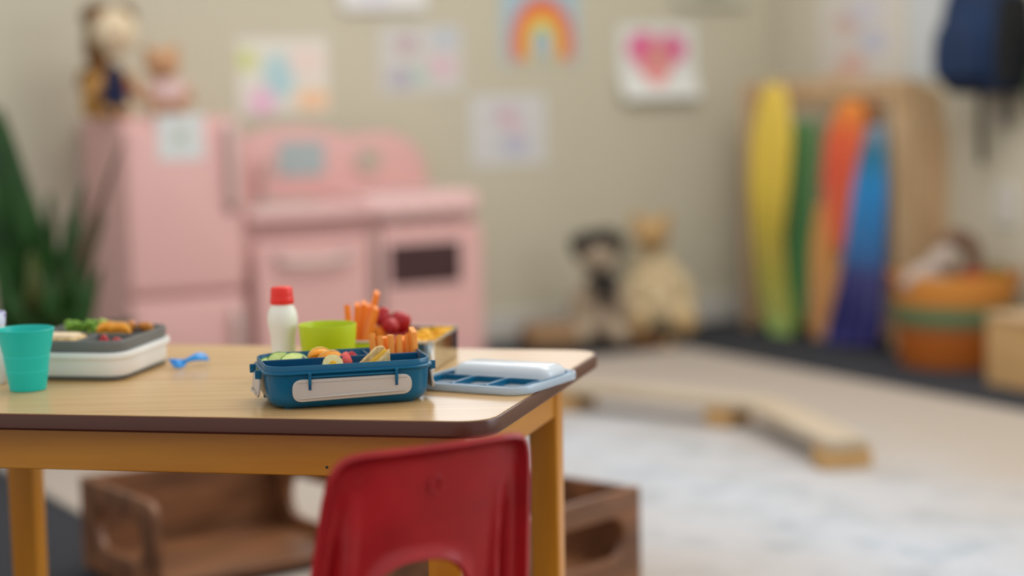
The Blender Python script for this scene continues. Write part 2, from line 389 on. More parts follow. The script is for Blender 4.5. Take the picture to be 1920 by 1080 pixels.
# small screw holes in the front apron
for px, py in ((613, 876),):
    q = onplane(px, py, iq[0], Vector((fd.y, -fd.x, 0)))
    bm = bmesh.new(); bmesh.ops.create_cone(bm, cap_ends=True, segments=12, radius1=0.0016, radius2=0.0016, depth=0.001, matrix=Matrix.Rotation(pi / 2, 4, 'X'))
    obj('screw_hole', bm, m_pot, table, loc=q + Vector((fd.y, -fd.x, 0)) * 0.0008, rz=math.atan2(fd.y, fd.x))

# ------------------------------------------------------------------ red chair (seen from behind)
cl = Vector((-0.193, 1.925, 0)); cr_ = Vector((0.002, 2.045, 0))
cc = (cl + cr_) / 2; cyaw = math.atan2((cr_ - cl).y, (cr_ - cl).x); cw = (cr_ - cl).length
chair = thing('school_chair', 'red moulded plastic school chair tucked against the table front, seen from behind', 'chair', (cc.x, cc.y, 0), cyaw)
def chair_shell():
    bm = bmesh.new(); NA, NR = 96, 22
    ztop, zbot = 0.597, 0.335
    hx, hz, hhw, hhh = -0.009, 0.430, 0.058, 0.042      # opening in the lower back
    def outer(a):
        # superellipse outline, then widened toward the seat
        c, s = cos(a), sin(a); e = 2 / 10.0
        x = abs(c) ** e * (1 if c >= 0 else -1); y = abs(s) ** e * (1 if s >= 0 else -1)
        z = (ztop + zbot) / 2 + y * (ztop - zbot) / 2
        hw = cw / 2 + 0.022 * ((ztop - z) / (ztop - zbot)) ** 0.9
        return Vector((x * hw, 0, z))
    def inner(a):
        c, s = cos(a), sin(a); e = 2 / 3.2
        x = abs(c) ** e * (1 if c >= 0 else -1); y = abs(s) ** e * (1 if s >= 0 else -1)
        return Vector((hx + x * hhw * (1 - 0.10 * y), 0, hz + y * hhh + 0.006 * (1 - (x) ** 2) * (y > 0)))
    rows = []
    for k in range(NR + 1):
        t = k / NR; t2 = t
        row = []
        for i in range(NA):
            a = 2 * pi * i / NA; p = inner(a).lerp(outer(a), t2); hw = cw / 2 + 0.022 * ((ztop - p.z) / (ztop - zbot))
            u = p.x / hw
            y = -0.020 * (1 - u * u)                               # bowed toward the back
            y += -0.10 * max(0, (0.52 - p.z)) ** 1.0 * 0.25 - 0.13 * (p.z - 0.5)     # leans back at the top
            # raised rolled rim on the outside and round the opening
            y += -0.014 * max(0, (t - 0.90) / 0.10) ** 1.6
            y += -0.007 * max(0, (0.12 - t) / 0.12) ** 1.2
            # pressed vertical flutes near both sides, deepening downwards
            dep = max(0, min(1, (0.555 - p.z) / 0.09))
            for uc in (-0.80, 0.78):
                du = (u - uc - 0.10 * (p.z - 0.5) * (1 if uc > 0 else -1))
                y += 0.013 * dep * math.exp(-(du / 0.045) ** 2) - 0.007 * dep * math.exp(-((du + (0.10 if uc > 0 else -0.10)) / 0.04) ** 2)
            # shallow disc mark
            row.append(bm.verts.new((p.x - 0.06 * (ztop - p.z), y, p.z)))
        rows.append(row)
    for a, b in zip(rows, rows[1:]):
        for i in range(NA):
            j = (i + 1) % NA; bm.faces.new((a[i], a[j], b[j], b[i]))
    return bm
o = obj('backrest', chair_shell(), m_red, chair)
s_ = o.modifiers.new('s', 'SOLIDIFY'); s_.thickness = 0.006; s_.offset = 0
s_ = o.modifiers.new('b', 'BEVEL'); s_.width = 0.002; s_.segments = 3; s_.angle_limit = radians(60)
s_ = o.modifiers.new('ss', 'SUBSURF'); s_.levels = 1; s_.render_levels = 1
# moulding mark ring and rivet
def torus(R0, r0, n=40, k=8, sz=1.0):
    return tube([(R0 * cos(2 * pi * i / n), 0, sz * R0 * sin(2 * pi * i / n)) for i in range(n)], r0, k, closed=True)
obj('moulding_mark', torus(0.0066, 0.0011, sz=1.35), m_red, chair, loc=(-0.002, -0.0303, 0.556))
for x, z in ((0.079, 0.573), (-0.083, 0.566)):
    b = bmesh.new(); ball(b, (0, 0, 0), (0.0035, 0.0018, 0.0045), 16, 8); obj('rivet', b, m_red, chair, loc=(x, -0.0205, z))
# seat
bm = bmesh.new(); n1, n2 = 26, 22; g = []
for j in range(n2 + 1):
    v = j / n2; row = []
    for i in range(n1 + 1):
        u = -1 + 2 * i / n1
        wdt = 0.135 + 0.012 * v
        x = u * wdt; y = 0.005 + v * 0.26
        z = 0.322 - 0.014 * (1 - u * u) + 0.03 * (1 - v) ** 4 - 0.022 * max(0, v - 0.86) ** 2 * 40
        row.append(bm.verts.new((x, y, z)))
    g.append(row)
for j in range(n2):
    for i in range(n1): bm.faces.new((g[j][i], g[j][i + 1], g[j + 1][i + 1], g[j + 1][i]))
o = obj('seat', bm, m_red, chair); s_ = o.modifiers.new('s', 'SOLIDIFY'); s_.thickness = 0.006
for sx in (-1, 1):
    pts = spline([(sx * 0.10, 0.05, 0.303), (sx * 0.125, 0.03, 0.28), (sx * 0.14, -0.015, 0.0)], 8)
    obj('leg', tube(pts, 0.008, 12), m_chrome, chair)
    pts = spline([(sx * 0.10, 0.21, 0.303), (sx * 0.125, 0.235, 0.28), (sx * 0.14, 0.285, 0.0)], 8)
    obj('leg', tube(pts, 0.008, 12), m_chrome, chair)
    obj('seat_rail', tube([(sx * 0.10, 0.04, 0.303), (sx * 0.10, 0.22, 0.303)], 0.007, 10), m_chrome, chair)

# ------------------------------------------------------------------ two dark wooden crates under the table
def crate(name, label, loc, rz, L_, D_, hc, front=False):
    """length along x, end panels at x = 0 and x = L, open front at y = 0 unless front"""
    t = thing(name, label, 'crate', loc, rz, None); th = 0.016
    hole = rrect(D_ * 0.62, 0.084, 0.042, 8, D_ * 0.47, hc - 0.084)
    def end(x0):
        out = round_poly([Vector((0, 0, 0)), Vector((D_, 0, 0)), Vector((D_, hc, 0)), Vector((0, hc, 0))], 0.004, 3)
        rr = 0.03 if not front else 0.006
        pts = [(0, 0), (D_, 0), (D_, hc)] + [(rr - rr * sin(a), hc - rr + rr * cos(a)) for a in [radians(q) for q in range(0, 91, 15)]]
        b = panel2d(pts, [hole], th, 0.003)
        b.transform(Matrix(((0, 0, 1, x0), (1, 0, 0, 0), (0, 1, 0, 0), (0, 0, 0, 1)))); return b
    obj('end_panel', end(th / 2), m_crate, t, angle=50); obj('end_panel', end(L_ - th / 2), m_crate, t, angle=50)
    obj('back_panel', Box(L_ / 2, D_ - th / 2, hc / 2, L_ - 2 * th, th, hc), m_crate, t, bevel=0.002)
    obj('bottom_panel', Box(L_ / 2, (D_ - th) / 2, 0.022, L_ - 2 * th, D_ - th, th), m_crate, t, bevel=0.002)
    if front: obj('front_panel', Box(L_ / 2, th / 2, hc / 2, L_ - 2 * th, th, hc), m_crate, t, bevel=0.002)
    return t
HC = 0.19
a0 = onz(148, 894, HC); b0 = onz(286, 946, HC)       # left panel's top corners
ex = (a0 - b0); yaw = math.atan2(ex.y, ex.x) - pi / 2
crate('wooden_crate', 'dark brown wooden crate with cut-out handles and open front, under the left of the table', (b0.x, b0.y, RUGZ), yaw, 0.44, ex.length, HC - RUGZ)
c0 = onz(1201, 911, HC); cdir = onz(1050, 954, HC) - c0; cdir.z = 0; cdir.normalize()
n0 = c0 + cdir * 0.36                               # near corner
# local y runs from the near corner to c0; local x must point left-back (so mirror with end panel at x=0 facing the camera side)
yaw2 = math.atan2(-cdir.y, -cdir.x)
t = thing('wooden_crate', 'dark brown wooden crate with a slotted handle beside the right table leg', 'crate', (n0.x, n0.y, RUGZ), yaw2)
th = 0.016; D_ = 0.36; L_ = 0.38; hc = HC - RUGZ
def endp(y0):
    b = panel2d(rrect(D_, hc, 0.006, 4, D_ / 2, hc / 2), [rrect(D_ * 0.66, 0.076, 0.038, 8, D_ * 0.53, hc - 0.084)], th, 0.003)
    b.transform(Matrix(((1, 0, 0, 0), (0, 0, 1, y0), (0, 1, 0, 0), (0, 0, 0, 1)))); return b
obj('end_panel', endp(th / 2), m_crate, t, angle=50); obj('end_panel', endp(L_ - th / 2), m_crate, t, angle=50)
obj('side_panel', Box(th / 2, L_ / 2, hc / 2, th, L_ - 2 * th, hc), m_crate, t, bevel=0.002)
obj('side_panel', Box(D_ - th / 2, L_ / 2, hc / 2 - 0.001, th, L_ - 2 * th, hc - 0.002), m_crate, t, bevel=0.002)
obj('bottom_panel', Box(D_ / 2, L_ / 2, 0.022, D_ - 2 * th, L_ - 2 * th, th), m_crate, t, bevel=0.002)

# ------------------------------------------------------------------ blue bento box
BZ = TT
BY = radians(14); BC = Vector((-0.2165, 2.4700, BZ)); BW, BD, BH = 0.214, 0.137, 0.0545
bex = Vector((cos(BY), sin(BY), 0)); bey = Vector((-sin(BY), cos(BY), 0))
def BL(x, y, z=0): return BC + bex * x + bey * y + Vector((0, 0, z))
bento = thing('bento_box', 'open blue plastic bento lunch box with a long grey front clip, filled with fruit', 'lunch box', BC, BY)
fil = [(BW - 0.030 - 0.012 * 1, BD - 0.030 - 0.012, 0.020, 0.0)]
rows = []
for k in range(9):                                   # rounded bottom edge
    a = pi / 2 * k / 8; q = 0.016
    rows.append((BW - 0.012 - 2 * q * (1 - sin(a)) - 0.004 * (1 - k / 8), BD - 0.012 - 2 * q * (1 - sin(a)), 0.028 - 0.008 * (1 - sin(a)), q * (1 - cos(a))))
rows += [(BW - 0.008, BD - 0.008, 0.030, 0.0425), (BW - 0.002, BD - 0.002, 0.031, 0.0437), (BW, BD, 0.032, 0.0445), (BW, BD, 0.032, 0.0463), (BW - 0.002, BD - 0.002, 0.031, 0.0470),
         (BW - 0.007, BD - 0.007, 0.0285, 0.0473), (BW - 0.007, BD - 0.007, 0.0285, BH - 0.001), (BW - 0.0085, BD - 0.0085, 0.028, BH), (BW - 0.0105, BD - 0.0105, 0.027, BH), (BW - 0.0115, BD - 0.0115, 0.026, BH - 0.001),
         (BW - 0.016, BD - 0.016, 0.025, 0.012), (BW - 0.024, BD - 0.024, 0.022, 0.006)]
obj('body', rloft(rows, 9), m_blue, bento, angle=50)
dv = 0.010                                          # long divider
def divider(x0, y0, x1, y1, z1=BH - 0.0015):
    d = hypot(x1 - x0, y1 - y0); b = bmesh.new()
    box(b, 0, 0, (0.006 + z1) / 2, d, 0.0022, z1 - 0.006); o = obj('divider', b, m_blue2, bento, loc=((x0 + x1) / 2, (y0 + y1) / 2, 0), rz=math.atan2(y1 - y0, x1 - x0), bevel=0.0009); return o
yi = BD / 2 - 0.0072; xi = BW / 2 - 0.0072
divider(-xi, dv, xi, dv); divider(-0.045, dv, -0.045, yi); divider(0.036, dv, 0.036, yi)
# feet, hinge lugs and clips
fy = -BD / 2
clipshape = round_poly([Vector((-0.0745, -0.0165, 0)), Vector((0.0745, -0.0135, 0)), Vector((0.0745, 0.0115, 0)), Vector((-0.0745, 0.0115, 0))], 0.0125, 8)
b = panel2d([(p.x, p.y) for p in clipshape], [], 0.0036, 0.0012)
b.transform(Matrix(((1, 0, 0, 0), (0, 0, -1, 0), (0, 1, 0, 0), (0, 0, 0, 1))))
clip = obj('clip', b, m_grey, bento, loc=(0.001, fy + 0.0012, 0.0265), angle=40, label='long grey clip hinged on the front')
b = tube([(-0.066, -0.0026, -0.0118), (0, -0.0030, -0.0095), (0.066, -0.0026, -0.0085)], [0.0008, 0.0016, 0.0008], 8); obj('grip_ridge', b, m_grey, clip)
b = tube([(-0.068, -0.0016, 0.0082), (0.068, -0.0016, 0.0082)], 0.0011, 8); obj('grip_ridge', b, m_grey, clip)
for x in (-0.052, 0.056):
    b = bmesh.new(); box(b, x, fy - 0.001, 0.0385, 0.0036, 0.0060, 0.0150); obj('hinge_lug', b, m_blue, bento, bevel=0.0008)
    b = bmesh.new(); box(b, x, fy - 0.0009, 0.0285, 0.0034, 0.0016, 0.0075); obj('clip_slot', b, m_blue2, bento, bevel=0.0003)
b = bmesh.new(); box(b, 0.002, fy - 0.0005, 0.0405, 0.106, 0.0030, 0.0020); obj('hinge_bar', b, m_blue, bento, bevel=0.0006)
for sx in (-1, 1):
    for y in (-0.028, 0.028):
        b = bmesh.new(); box(b, sx * (BW / 2 + 0.0030), y, 0.0415, 0.0080, 0.0034, 0.0110); obj('hinge_lug', b, m_blue, bento, bevel=0.0008)
    sh = round_poly([Vector((-0.030, -0.014, 0)), Vector((0.030, -0.014, 0)), Vector((0.030, 0.012, 0)), Vector((-0.030, 0.012, 0))], 0.009, 6)
    b = panel2d([(p.x, p.y) for p in sh], [], 0.0034, 0.0011)
    b.transform(Matrix(((0, 0, 1, 0), (1, 0, 0, 0), (0, 1, 0, 0), (0, 0, 0, 1))))
    cp = obj('clip', b, m_grey, bento, loc=(sx * (BW / 2 + 0.0022), 0, 0.0260), angle=40, rot=(0, radians(7) * -sx, 0), label='grey side clip')
    obj('grip_ridge', tube([(sx * 0.0030, -0.022, -0.009), (sx * 0.0052, 0, -0.009), (sx * 0.0030, 0.022, -0.009)], 0.0012, 8), m_grey, cp)
for x in (-0.07, 0.07):
    b = bmesh.new(); box(b, x, -0.047, 0.001, 0.022, 0.006, 0.002); obj('foot', b, m_blue, bento, bevel=0.0008)

# --- food in the bento
FLZ = 0.007
def disc(r, h, n=36):
    return lathe([(0, 0), (r * 0.96, 0), (r, h * 0.2), (r, h * 0.8), (r * 0.96, h), (0, h)], n)
def cucumber(label, loc, rot, r=0.019):
    t = thing('cucumber_slice', label, 'cucumber slice', loc, 0, 'cucumber slices in the blue bento box'); t.rotation_euler = rot
    obj('flesh', disc(r - 0.0008, 0.005), m_cuc, t)
    obj('skin', lathe([(r - 0.001, 0), (r, 0.0006), (r, 0.0044), (r - 0.001, 0.005), (r - 0.0014, 0.0044), (r - 0.0014, 0.0006), (r - 0.001, 0)], 36), m_cucskin, t)
    return t
q = (radians(72), radians(6), BY)
cucumber('cucumber slice leaning at the far left of the blue bento box', BL(-0.088, 0.030, 0.037), (radians(46), radians(0), BY + 0.2), 0.018)
cucumber('tallest upright cucumber slice in the left compartment of the blue bento box', BL(-0.074, 0.036, 0.0395), (radians(58), 0, BY + 0.1), 0.0200)
cucumber('broad cucumber slice right beside the divider of the blue bento box', BL(-0.0565, 0.028, 0.0425), (radians(34), radians(4), BY - 0.1), 0.0190)
cucumber('cucumber slice lying flat under the others in the blue bento box', BL(-0.070, 0.028, 0.0075), (0, 0, 0), 0.0200)
def mandarin_mesh(L=0.036, Hh=0.017, Wd=0.013):
    loops = []; n = 14
    for i in range(15):
        a = pi * i / 14; cx = -L / 2 * cos(a); zc = Hh * 0.55 * sin(a); s = max(0.06, sin(a)) ** 0.6
        lp = []
        for k in range(n):
            b = 2 * pi * k / n; y = Wd / 2 * s * cos(b); zz = sin(b)
            lp.append((cx, y * (1.0 if zz > 0 else 0.55), zc * 0.75 + zz * Hh * 0.45 * s))
        loops.append(lp)
    return loft(loops)
def mandarin(label, loc, rot, grp, sc=1.0):
    t = thing('mandarin_segment', label, 'mandarin segment', loc, 0, grp); t.rotation_euler = rot; t.scale = (sc,) * 3
    obj('flesh', mandarin_mesh(), m_orange, t, sub=1)
    pts = [(-0.0178 * cos(pi * i / 14), 0, 0.0128 * sin(pi * i / 14) + 0.0012 + 0.002 * sin(pi * i / 14)) for i in range(1, 14)]
    obj('pith', tube(pts, 0.0008, 6), m_pith, t, label='pale pith thread')
    return t
g = 'mandarin segments in the blue bento box'
mandarin('mandarin segment standing higher behind another in the blue bento box', BL(-0.022, 0.040, 0.0455), (radians(-8), radians(8), BY + 0.30), g, 1.0)
mandarin('mandarin segment in front, lower and to the right in the blue bento box', BL(-0.012, 0.030, 0.0430), (radians(10), radians(-6), BY + 0.22), g, 1.0)
mandarin('mandarin segment at the bottom of the blue bento box under two others', BL(-0.016, 0.036, 0.0130), (0, 0, BY), g, 1.15)
def berry(bm, L=0.028, r=0.012, cut=False):
    loops = []; n = 20
    for i in range(11):
        t = i / 10; rr = r * (sin(pi * (0.06 + 0.90 * t ** 0.7))) ** 0.75
        loops.append([(rr * cos(2 * pi * k / n), rr * sin(2 * pi * k / n) * (0.999 if not cut else 1), t * L) for k in range(n)])
    bm2 = loft(loops, bm)
    if cut:
        geo = bm2.verts[:] + bm2.edges[:] + bm2.faces[:]
        res = bmesh.ops.bisect_plane(bm2, geom=geo, plane_co=(0, 0, 0), plane_no=(0, 1, 0), clear_outer=True)
        bmesh.ops.holes_fill(bm2, edges=[e for e in bm2.edges if e.is_boundary])
    return bm2
def strawberry(label, loc, rot, grp, sc=1.0, cut=True, m=None):
    t = thing('strawberry_piece', label, 'strawberry', loc, 0, grp); t.rotation_euler = rot; t.scale = (sc,) * 3
    obj('flesh', berry(bmesh.new(), cut=cut), m or m_straw, t, angle=60)
    if cut:
        b = bmesh.new(); ball(b, (0, 0.0004, 0.013), (0.0085, 0.0006, 0.011), 20, 10); obj('cut_face', b, m_strawcut, t, label='pale pink cut face')
    return t
g = 'strawberry pieces in the blue bento box'
strawberry('cut strawberry piece with pale face beside the carrots in the blue bento box', BL(0.008, 0.026, 0.0455), (radians(75), radians(85), BY - 0.1), g, 1.0, True, m_strawcut)
strawberry('strawberry half lying behind the pale cut piece in the blue bento box', BL(0.016, 0.040, 0.0450), (radians(80), radians(80), BY + 0.2), g, 0.9)
strawberry('strawberry half at the bottom of the blue bento box beneath the two other pieces', BL(0.000, 0.034, 0.0170), (radians(90), radians(80), BY), g, 1.1)
def stick(w_, d_, L_, slant=0.0, tp=0.85):
    lo = [(x, y, 0) for x, y in rrect(w_, d_, 0.0012, 2)]
    hi = [(x * tp, y * tp, L_ + slant * x) for x, y in rrect(w_, d_, 0.0012, 2)]
    mid = [(x, y, L_ * 0.5) for x, y in rrect(w_, d_, 0.0012, 2)]
    return loft([lo, mid, hi])
def carrot(label, base, toppt, w_, d_, grp, slant=0.0, rz=0.0, m=None):
    b = Vector(base); t_ = Vector(toppt); L_ = (t_ - b).length
    o = obj('carrot_stick', stick(w_, d_, L_, slant), m or m_carrot)
    o.location = b; qd = (t_ - b).to_track_quat('Z', 'Y'); o.rotation_euler = (qd @ Matrix.Rotation(rz, 3, 'Z').to_quaternion()).to_euler()
    return tag(o, label, 'carrot stick', grp)
# bento carrots: (px of top, py of top, px of base, width, slant)
cz = 0.010
cs = [(697, 626, 706, .0078, .3, 'leftmost leaning carrot stick in the blue bento box, behind the strawberry'),
      (710, 630, 717, .0092, .2, 'second carrot stick from the left in the blue bento box, leaning like the first'),
      (721, 632, 726, .0075, -.2, 'narrow carrot stick half hidden, left of the wide flat one in the blue bento box'),
      (732, 628, 731, .0104, 0, 'wide flat-topped carrot stick in the middle of the blue bento box row'),
      (747, 632, 746, .0092, -.8, 'shorter slanted carrot stick right of the wide flat one in the blue bento box'),
      (758, 634, 756, .0080, .8, 'short carrot stick behind, left of the tallest one in the blue bento box'),
      (764, 629, 764, .0076, -1, 'carrot stick partly hidden just left of the tallest one in the blue bento box'),
      (774, 618, 776, .0120, -.5, 'tallest pointed carrot stick at the right end of the blue bento box')]
for i, (px, py, bx, wd, sl, lb) in enumerate(cs):
    yy = 0.034 + (0.0125 if i in (2, 5) else 0.0) + (0.006 if i == 6 else 0)
    def onl(px, z):                                  # point of the compartment's mid line under this pixel column
        for it in range(2): pass
        n = bey; P = BL(0, yy)
        return onplane(px, 640, P, n)
    a = onl(bx, 0); a.z = BZ + FLZ + 0.001
    tpz = onplane(px, py, BL(0, yy), bey)
    carrot(lb, a, tpz, wd, 0.0085, 'carrot sticks in the blue bento box', sl, BY + 0.0)
t = thing('banana_slice', 'thick banana slice poking up in the front of the blue bento box', 'banana slice', BL(-0.016, -0.020, 0.0455), BY)
t.rotation_euler = (radians(68), 0, BY - 0.05)
obj('flesh', disc(0.0130, 0.011), m_ban, t)
b = bmesh.new(); ball(b, (0, 0, 0.0110), (0.0050, 0.0045, 0.0007), 16, 8); obj('core', b, m_corn, t, label='yellow core with tiny dark seeds')
for k in range(3):
    b = bmesh.new(); ball(b, (0.0025 * cos(k * 2.1), 0.0025 * sin(k * 2.1), 0.0113), 0.0005, 8, 6); obj('seed', b, m_pot, t)
# folded quesadilla wedge: two tortilla sheets and cheese
def wedge(r, ang, h, thick_end=1.0):
    lo = [Vector((0, 0, 0))] + [Vector((r * cos(ang * (k / 8 - 0.5)), r * sin(ang * (k / 8 - 0.5)), 0)) for k in range(9)]
    return loft([[tuple(p) for p in lo], [(p.x, p.y, h) for p in lo]])
sw = thing('quesadilla_wedge', 'toasted tortilla wedge with cheese leaning out of the front right of the blue bento box', 'sandwich', BL(0.0385, -0.020, 0.0), BY)
def slab(P, y0, y1):
    b = bmesh.new(); A = [b.verts.new((x, y0, z)) for x, z in P]; B = [b.verts.new((x, y1, z)) for x, z in P]
    b.faces.new(A); b.faces.new(B[::-1]); n = len(P)
    for i in range(n): b.faces.new((A[i], A[(i + 1) % n], B[(i + 1) % n], B[i]))
    return b
obj('tortilla', slab([(-.030, .036), (-.024, .033), (.014, .0650), (.010, .0665), (.003, .0655)], .002, .012), m_bread, sw, bevel=0.0009)
obj('cheese_filling', slab([(-.026, .033), (-.020, .031), (.0165, .0610), (.013, .0640)], -.001, .009), m_cheese, sw, bevel=0.0008)
obj('tortilla', slab([(-.020, .016), (-.020, .031), (.0185, .0635), (.0185, .016)], -.005, .0035), m_bread, sw, bevel=0.0012)
obj('cheese_filling', slab([(-.018, .013), (-.018, .030), (.017, .0605), (.017, .010)], -.0065, -.0048), m_bread, sw, bevel=0.0006)
# ------------------------------------------------------------------ lid of the bento lying on the table
LY = radians(-29); lc0 = Vector((0.010, 2.450, 0)); lex = Vector((cos(LY), sin(LY), 0)); ley = Vector((-sin(LY), cos(LY), 0))
LW, LD = 0.176, 0.170
LC = lc0 - lex * LW / 2 + ley * LD / 2
lid = thing('clear_lid', 'clear-edged lunch box lid with blue divider frame lying beside the blue bento box', 'lid', (LC.x, LC.y, TT), LY)
obj('rim', rloft([(LW - 0.006, LD - 0.006, 0.026, 0.0), (LW - 0.001, LD - 0.001, 0.028, 0.001), (LW, LD, 0.028, 0.003), (LW, LD, 0.028, 0.009), (LW - 0.002, LD - 0.002, 0.027, 0.0105),
                  (LW - 0.006, LD - 0.006, 0.026, 0.0105), (LW - 0.008, LD - 0.008, 0.025, 0.009), (LW - 0.009, LD - 0.009, 0.025, 0.0025)], 8), m_clear, lid, angle=50, label='clear frosted rim')
def ring(w_, d_, r, wi, z0, z1, cx=0, cy=0):
    A = rrect(w_, d_, r, 6, cx, cy); B = rrect(w_ - 2 * wi, d_ - 2 * wi, max(r - wi, 0.002), 6, cx, cy)
    return loft([[(x, y, z0) for x, y in A], [(x, y, z1) for x, y in A], [(x, y, z1) for x, y in B], [(x, y, z0) for x, y in B]], closed=True)
obj('seal_frame', ring(LW - 0.010, LD - 0.010, 0.024, 0.006, 0.0026, 0.0098), m_blue, lid, angle=50, label='blue seal frame')
cwid = (LW - 0.026) / 3
for k in range(3):
    obj('divider_ring', ring(cwid - 0.001, 0.066, 0.008, 0.0022, 0.0026, 0.0100, -LW / 2 + 0.013 + cwid * (k + 0.5), -LD / 2 + 0.012 + 0.033), m_blue, lid, angle=50, label='blue divider ring')
dw, dd = LW - 0.030, 0.062; dcy = LD / 2 - 0.016 - dd / 2
rows = []
for k in range(7):
    a = pi / 2 * k / 6; q = 0.012; rows.append((dw - 2 * q * (1 - cos(a)), dd - 2 * q * (1 - cos(a)), 0.014 - 0.006 * (1 - cos(a)), 0.009 + q * sin(a) * 1.1 - 0.006 * (k == 0)))
obj('raised_tray', rloft(rows, 6, 0.002, dcy), m_dome, lid, angle=60, label='milky white raised tray')

# ------------------------------------------------------------------ yoghurt bottle
bp = onplane(533, 690, Vector((0, 2.665, 0)), Vector((0, 1, 0)))
bottle = thing('yoghurt_bottle', 'small white drinking yoghurt bottle with a red cap behind the blue bento box', 'bottle', (bp.x, 2.665, TT), 0)
prof = [(0, 0), (0.016, 0), (0.0185, 0.0015), (0.0192, 0.006), (0.0185, 0.018), (0.0170, 0.030), (0.0164, 0.042), (0.0168, 0.052), (0.0182, 0.062), (0.0202, 0.072), (0.0206, 0.080),
        (0.0196, 0.088), (0.0172, 0.094), (0.0150, 0.0975), (0.0146, 0.101), (0.0148, 0.1025), (0, 0.1025)]
obj('body', lathe(prof, 48), m_milk, bottle, angle=60)
cp = []
b = bmesh.new(); loops = []; n = 72
for r, z in [(0.0155, 0.1000), (0.0158, 0.1005), (0.0157, 0.108), (0.0150, 0.1095), (0.0149, 0.113), (0.0143, 0.1215), (0.0128, 0.1232)]:
    loops.append([((r + (0.00025 if k % 2 else 0)) * cos(2 * pi * k / n), (r + (0.00025 if k % 2 else 0)) * sin(2 * pi * k / n), z) for k in range(n)])
obj('cap', loft(loops, b), m_cap, bottle, angle=50, label='red ribbed screw cap')

# ------------------------------------------------------------------ lime bowl
bp = onplane(616.5, 690, Vector((0, 2.637, 0)), Vector((0, 1, 0)))
pr = [(0, 0), (0.022, 0), (0.026, 0.0015), (0.0305, 0.012), (0.0348, 0.032), (0.0375, 0.054), (0.0390, 0.0735), (0.0387, 0.0748), (0.0378, 0.0748), (0.0372, 0.0735), (0.0357, 0.054), (0.033, 0.032), (0.0288, 0.012), (0.022, 0.004), (0, 0.003)]
o = obj('lime_bowl', lathe(pr, 64), m_lime, loc=(bp.x, 2.637, TT), angle=60)
tag(o, 'lime green plastic bowl behind the blue bento box, right of the bottle', 'bowl')

# ------------------------------------------------------------------ teal cup and patterned cup
pr = [(0, 0), (0.0225, 0), (0.0240, 0.001), (0.0262, 0.015), (0.0282, 0.0265), (0.0278, 0.0272), (0.0308, 0.046), (0.0304, 0.0468), (0.0335, 0.060), (0.0362, 0.0740), (0.0376, 0.0805), (0.0380, 0.0820), (0.0374, 0.0826), (0.0366, 0.0820),
      (0.0350, 0.073), (0.0322, 0.060), (0.0290, 0.046), (0.0262, 0.027), (0.0235, 0.006), (0, 0.003)]
o = obj('drinking_cup', lathe(pr, 64), m_cup, loc=(-0.6475, 2.600, TT), angle=25)
tag(o, 'teal plastic drinking cup with faint rings at the left end of the table', 'cup')
m_pat = bpy.data.materials.new('purple_patterned'); m_pat.use_nodes = True
nt = m_pat.node_tree; b_ = nt.nodes['Principled BSDF']; b_.inputs['Roughness'].default_value = 0.4
vt = nt.nodes.new('ShaderNodeTexVoronoi'); vt.inputs['Scale'].default_value = 90; tc = nt.nodes.new('ShaderNodeTexCoord'); nt.links.new(tc.outputs['Object'], vt.inputs['Vector'])
cr = nt.nodes.new('ShaderNodeValToRGB'); cr.color_ramp.elements[0].color = rgb((120, 90, 190)); cr.color_ramp.elements[0].position = 0.25; cr.color_ramp.elements[1].color = rgb((214, 222, 240)); cr.color_ramp.elements[1].position = 0.4
nt.links.new(vt.outputs['Distance'], cr.inputs[0]); nt.links.new(cr.outputs[0], b_.inputs['Base Color'])
t = thing('patterned_cup', 'white cup with purple patterned rim, mostly cut off at the left frame edge', 'cup', (-0.7205, 2.662, TT), 0)
obj('body', lathe([(0, 0), (0.026, 0), (0.0275, 0.002), (0.0295, 0.080), (0.0285, 0.080), (0.0265, 0.004), (0, 0.004)], 40), m_white, t, angle=50)
obj('rim_band', lathe([(0.0290, 0.080), (0.0302, 0.0805), (0.0312, 0.0965), (0.0304, 0.0975), (0.0296, 0.0965), (0.0285, 0.080)], 40), m_pat, t, angle=50, label='purple patterned rim band')

# ------------------------------------------------------------------ blue fork
fa = onz(316, 694, TT); fb = onz(389, 683, TT); fdv = fb - fa; fdv.z = 0
fork = thing('childs_fork', 'small blue plastic fork lying on the table between the lunch boxes', 'fork', (fa.x, fa.y, TT), math.atan2(fdv.y, fdv.x)); fork.rotation_euler = (radians(42), 0, math.atan2(fdv.y, fdv.x)); fork.location.z = TT + 0.0062
FLn = fdv.length
def ribbon(rows, th=0.002):
    loops = []
    for x, hw, z in rows:
        P = [(hw * cos(a), th / 2 * sin(a)) for a in [2 * pi * k / 12 for k in range(12)]]
        loops.append([(x, p[0], z + p[1]) for p in P])
    return loft(loops)
obj('handle', ribbon([(FLn * .36, .0040, .0032), (FLn * .44, .0034, .0060), (FLn * .55, .0050, .0088), (FLn * .70, .0078, .0105), (FLn * .85, .0088, .0095), (FLn * .96, .0070, .0060), (FLn, .0030, .0030)], 0.0045), m_fork, fork, sub=1)
obj('fork_head', ribbon([(FLn * .20, .0085, .0018), (FLn * .28, .0092, .0016), (FLn * .36, .0070, .0024), (FLn * .42, .0036, .0048)], 0.0024), m_fork, fork, sub=1)
for k, y in enumerate((-0.0068, -0.0023, 0.0023, 0.0068)):
    obj('tine', tube([(FLn * .24, y, .0018), (FLn * .12, y, .0032), (0, y * 0.95, .0070)], [0.0019, 0.0017, 0.0008], 8), m_fork, fork)

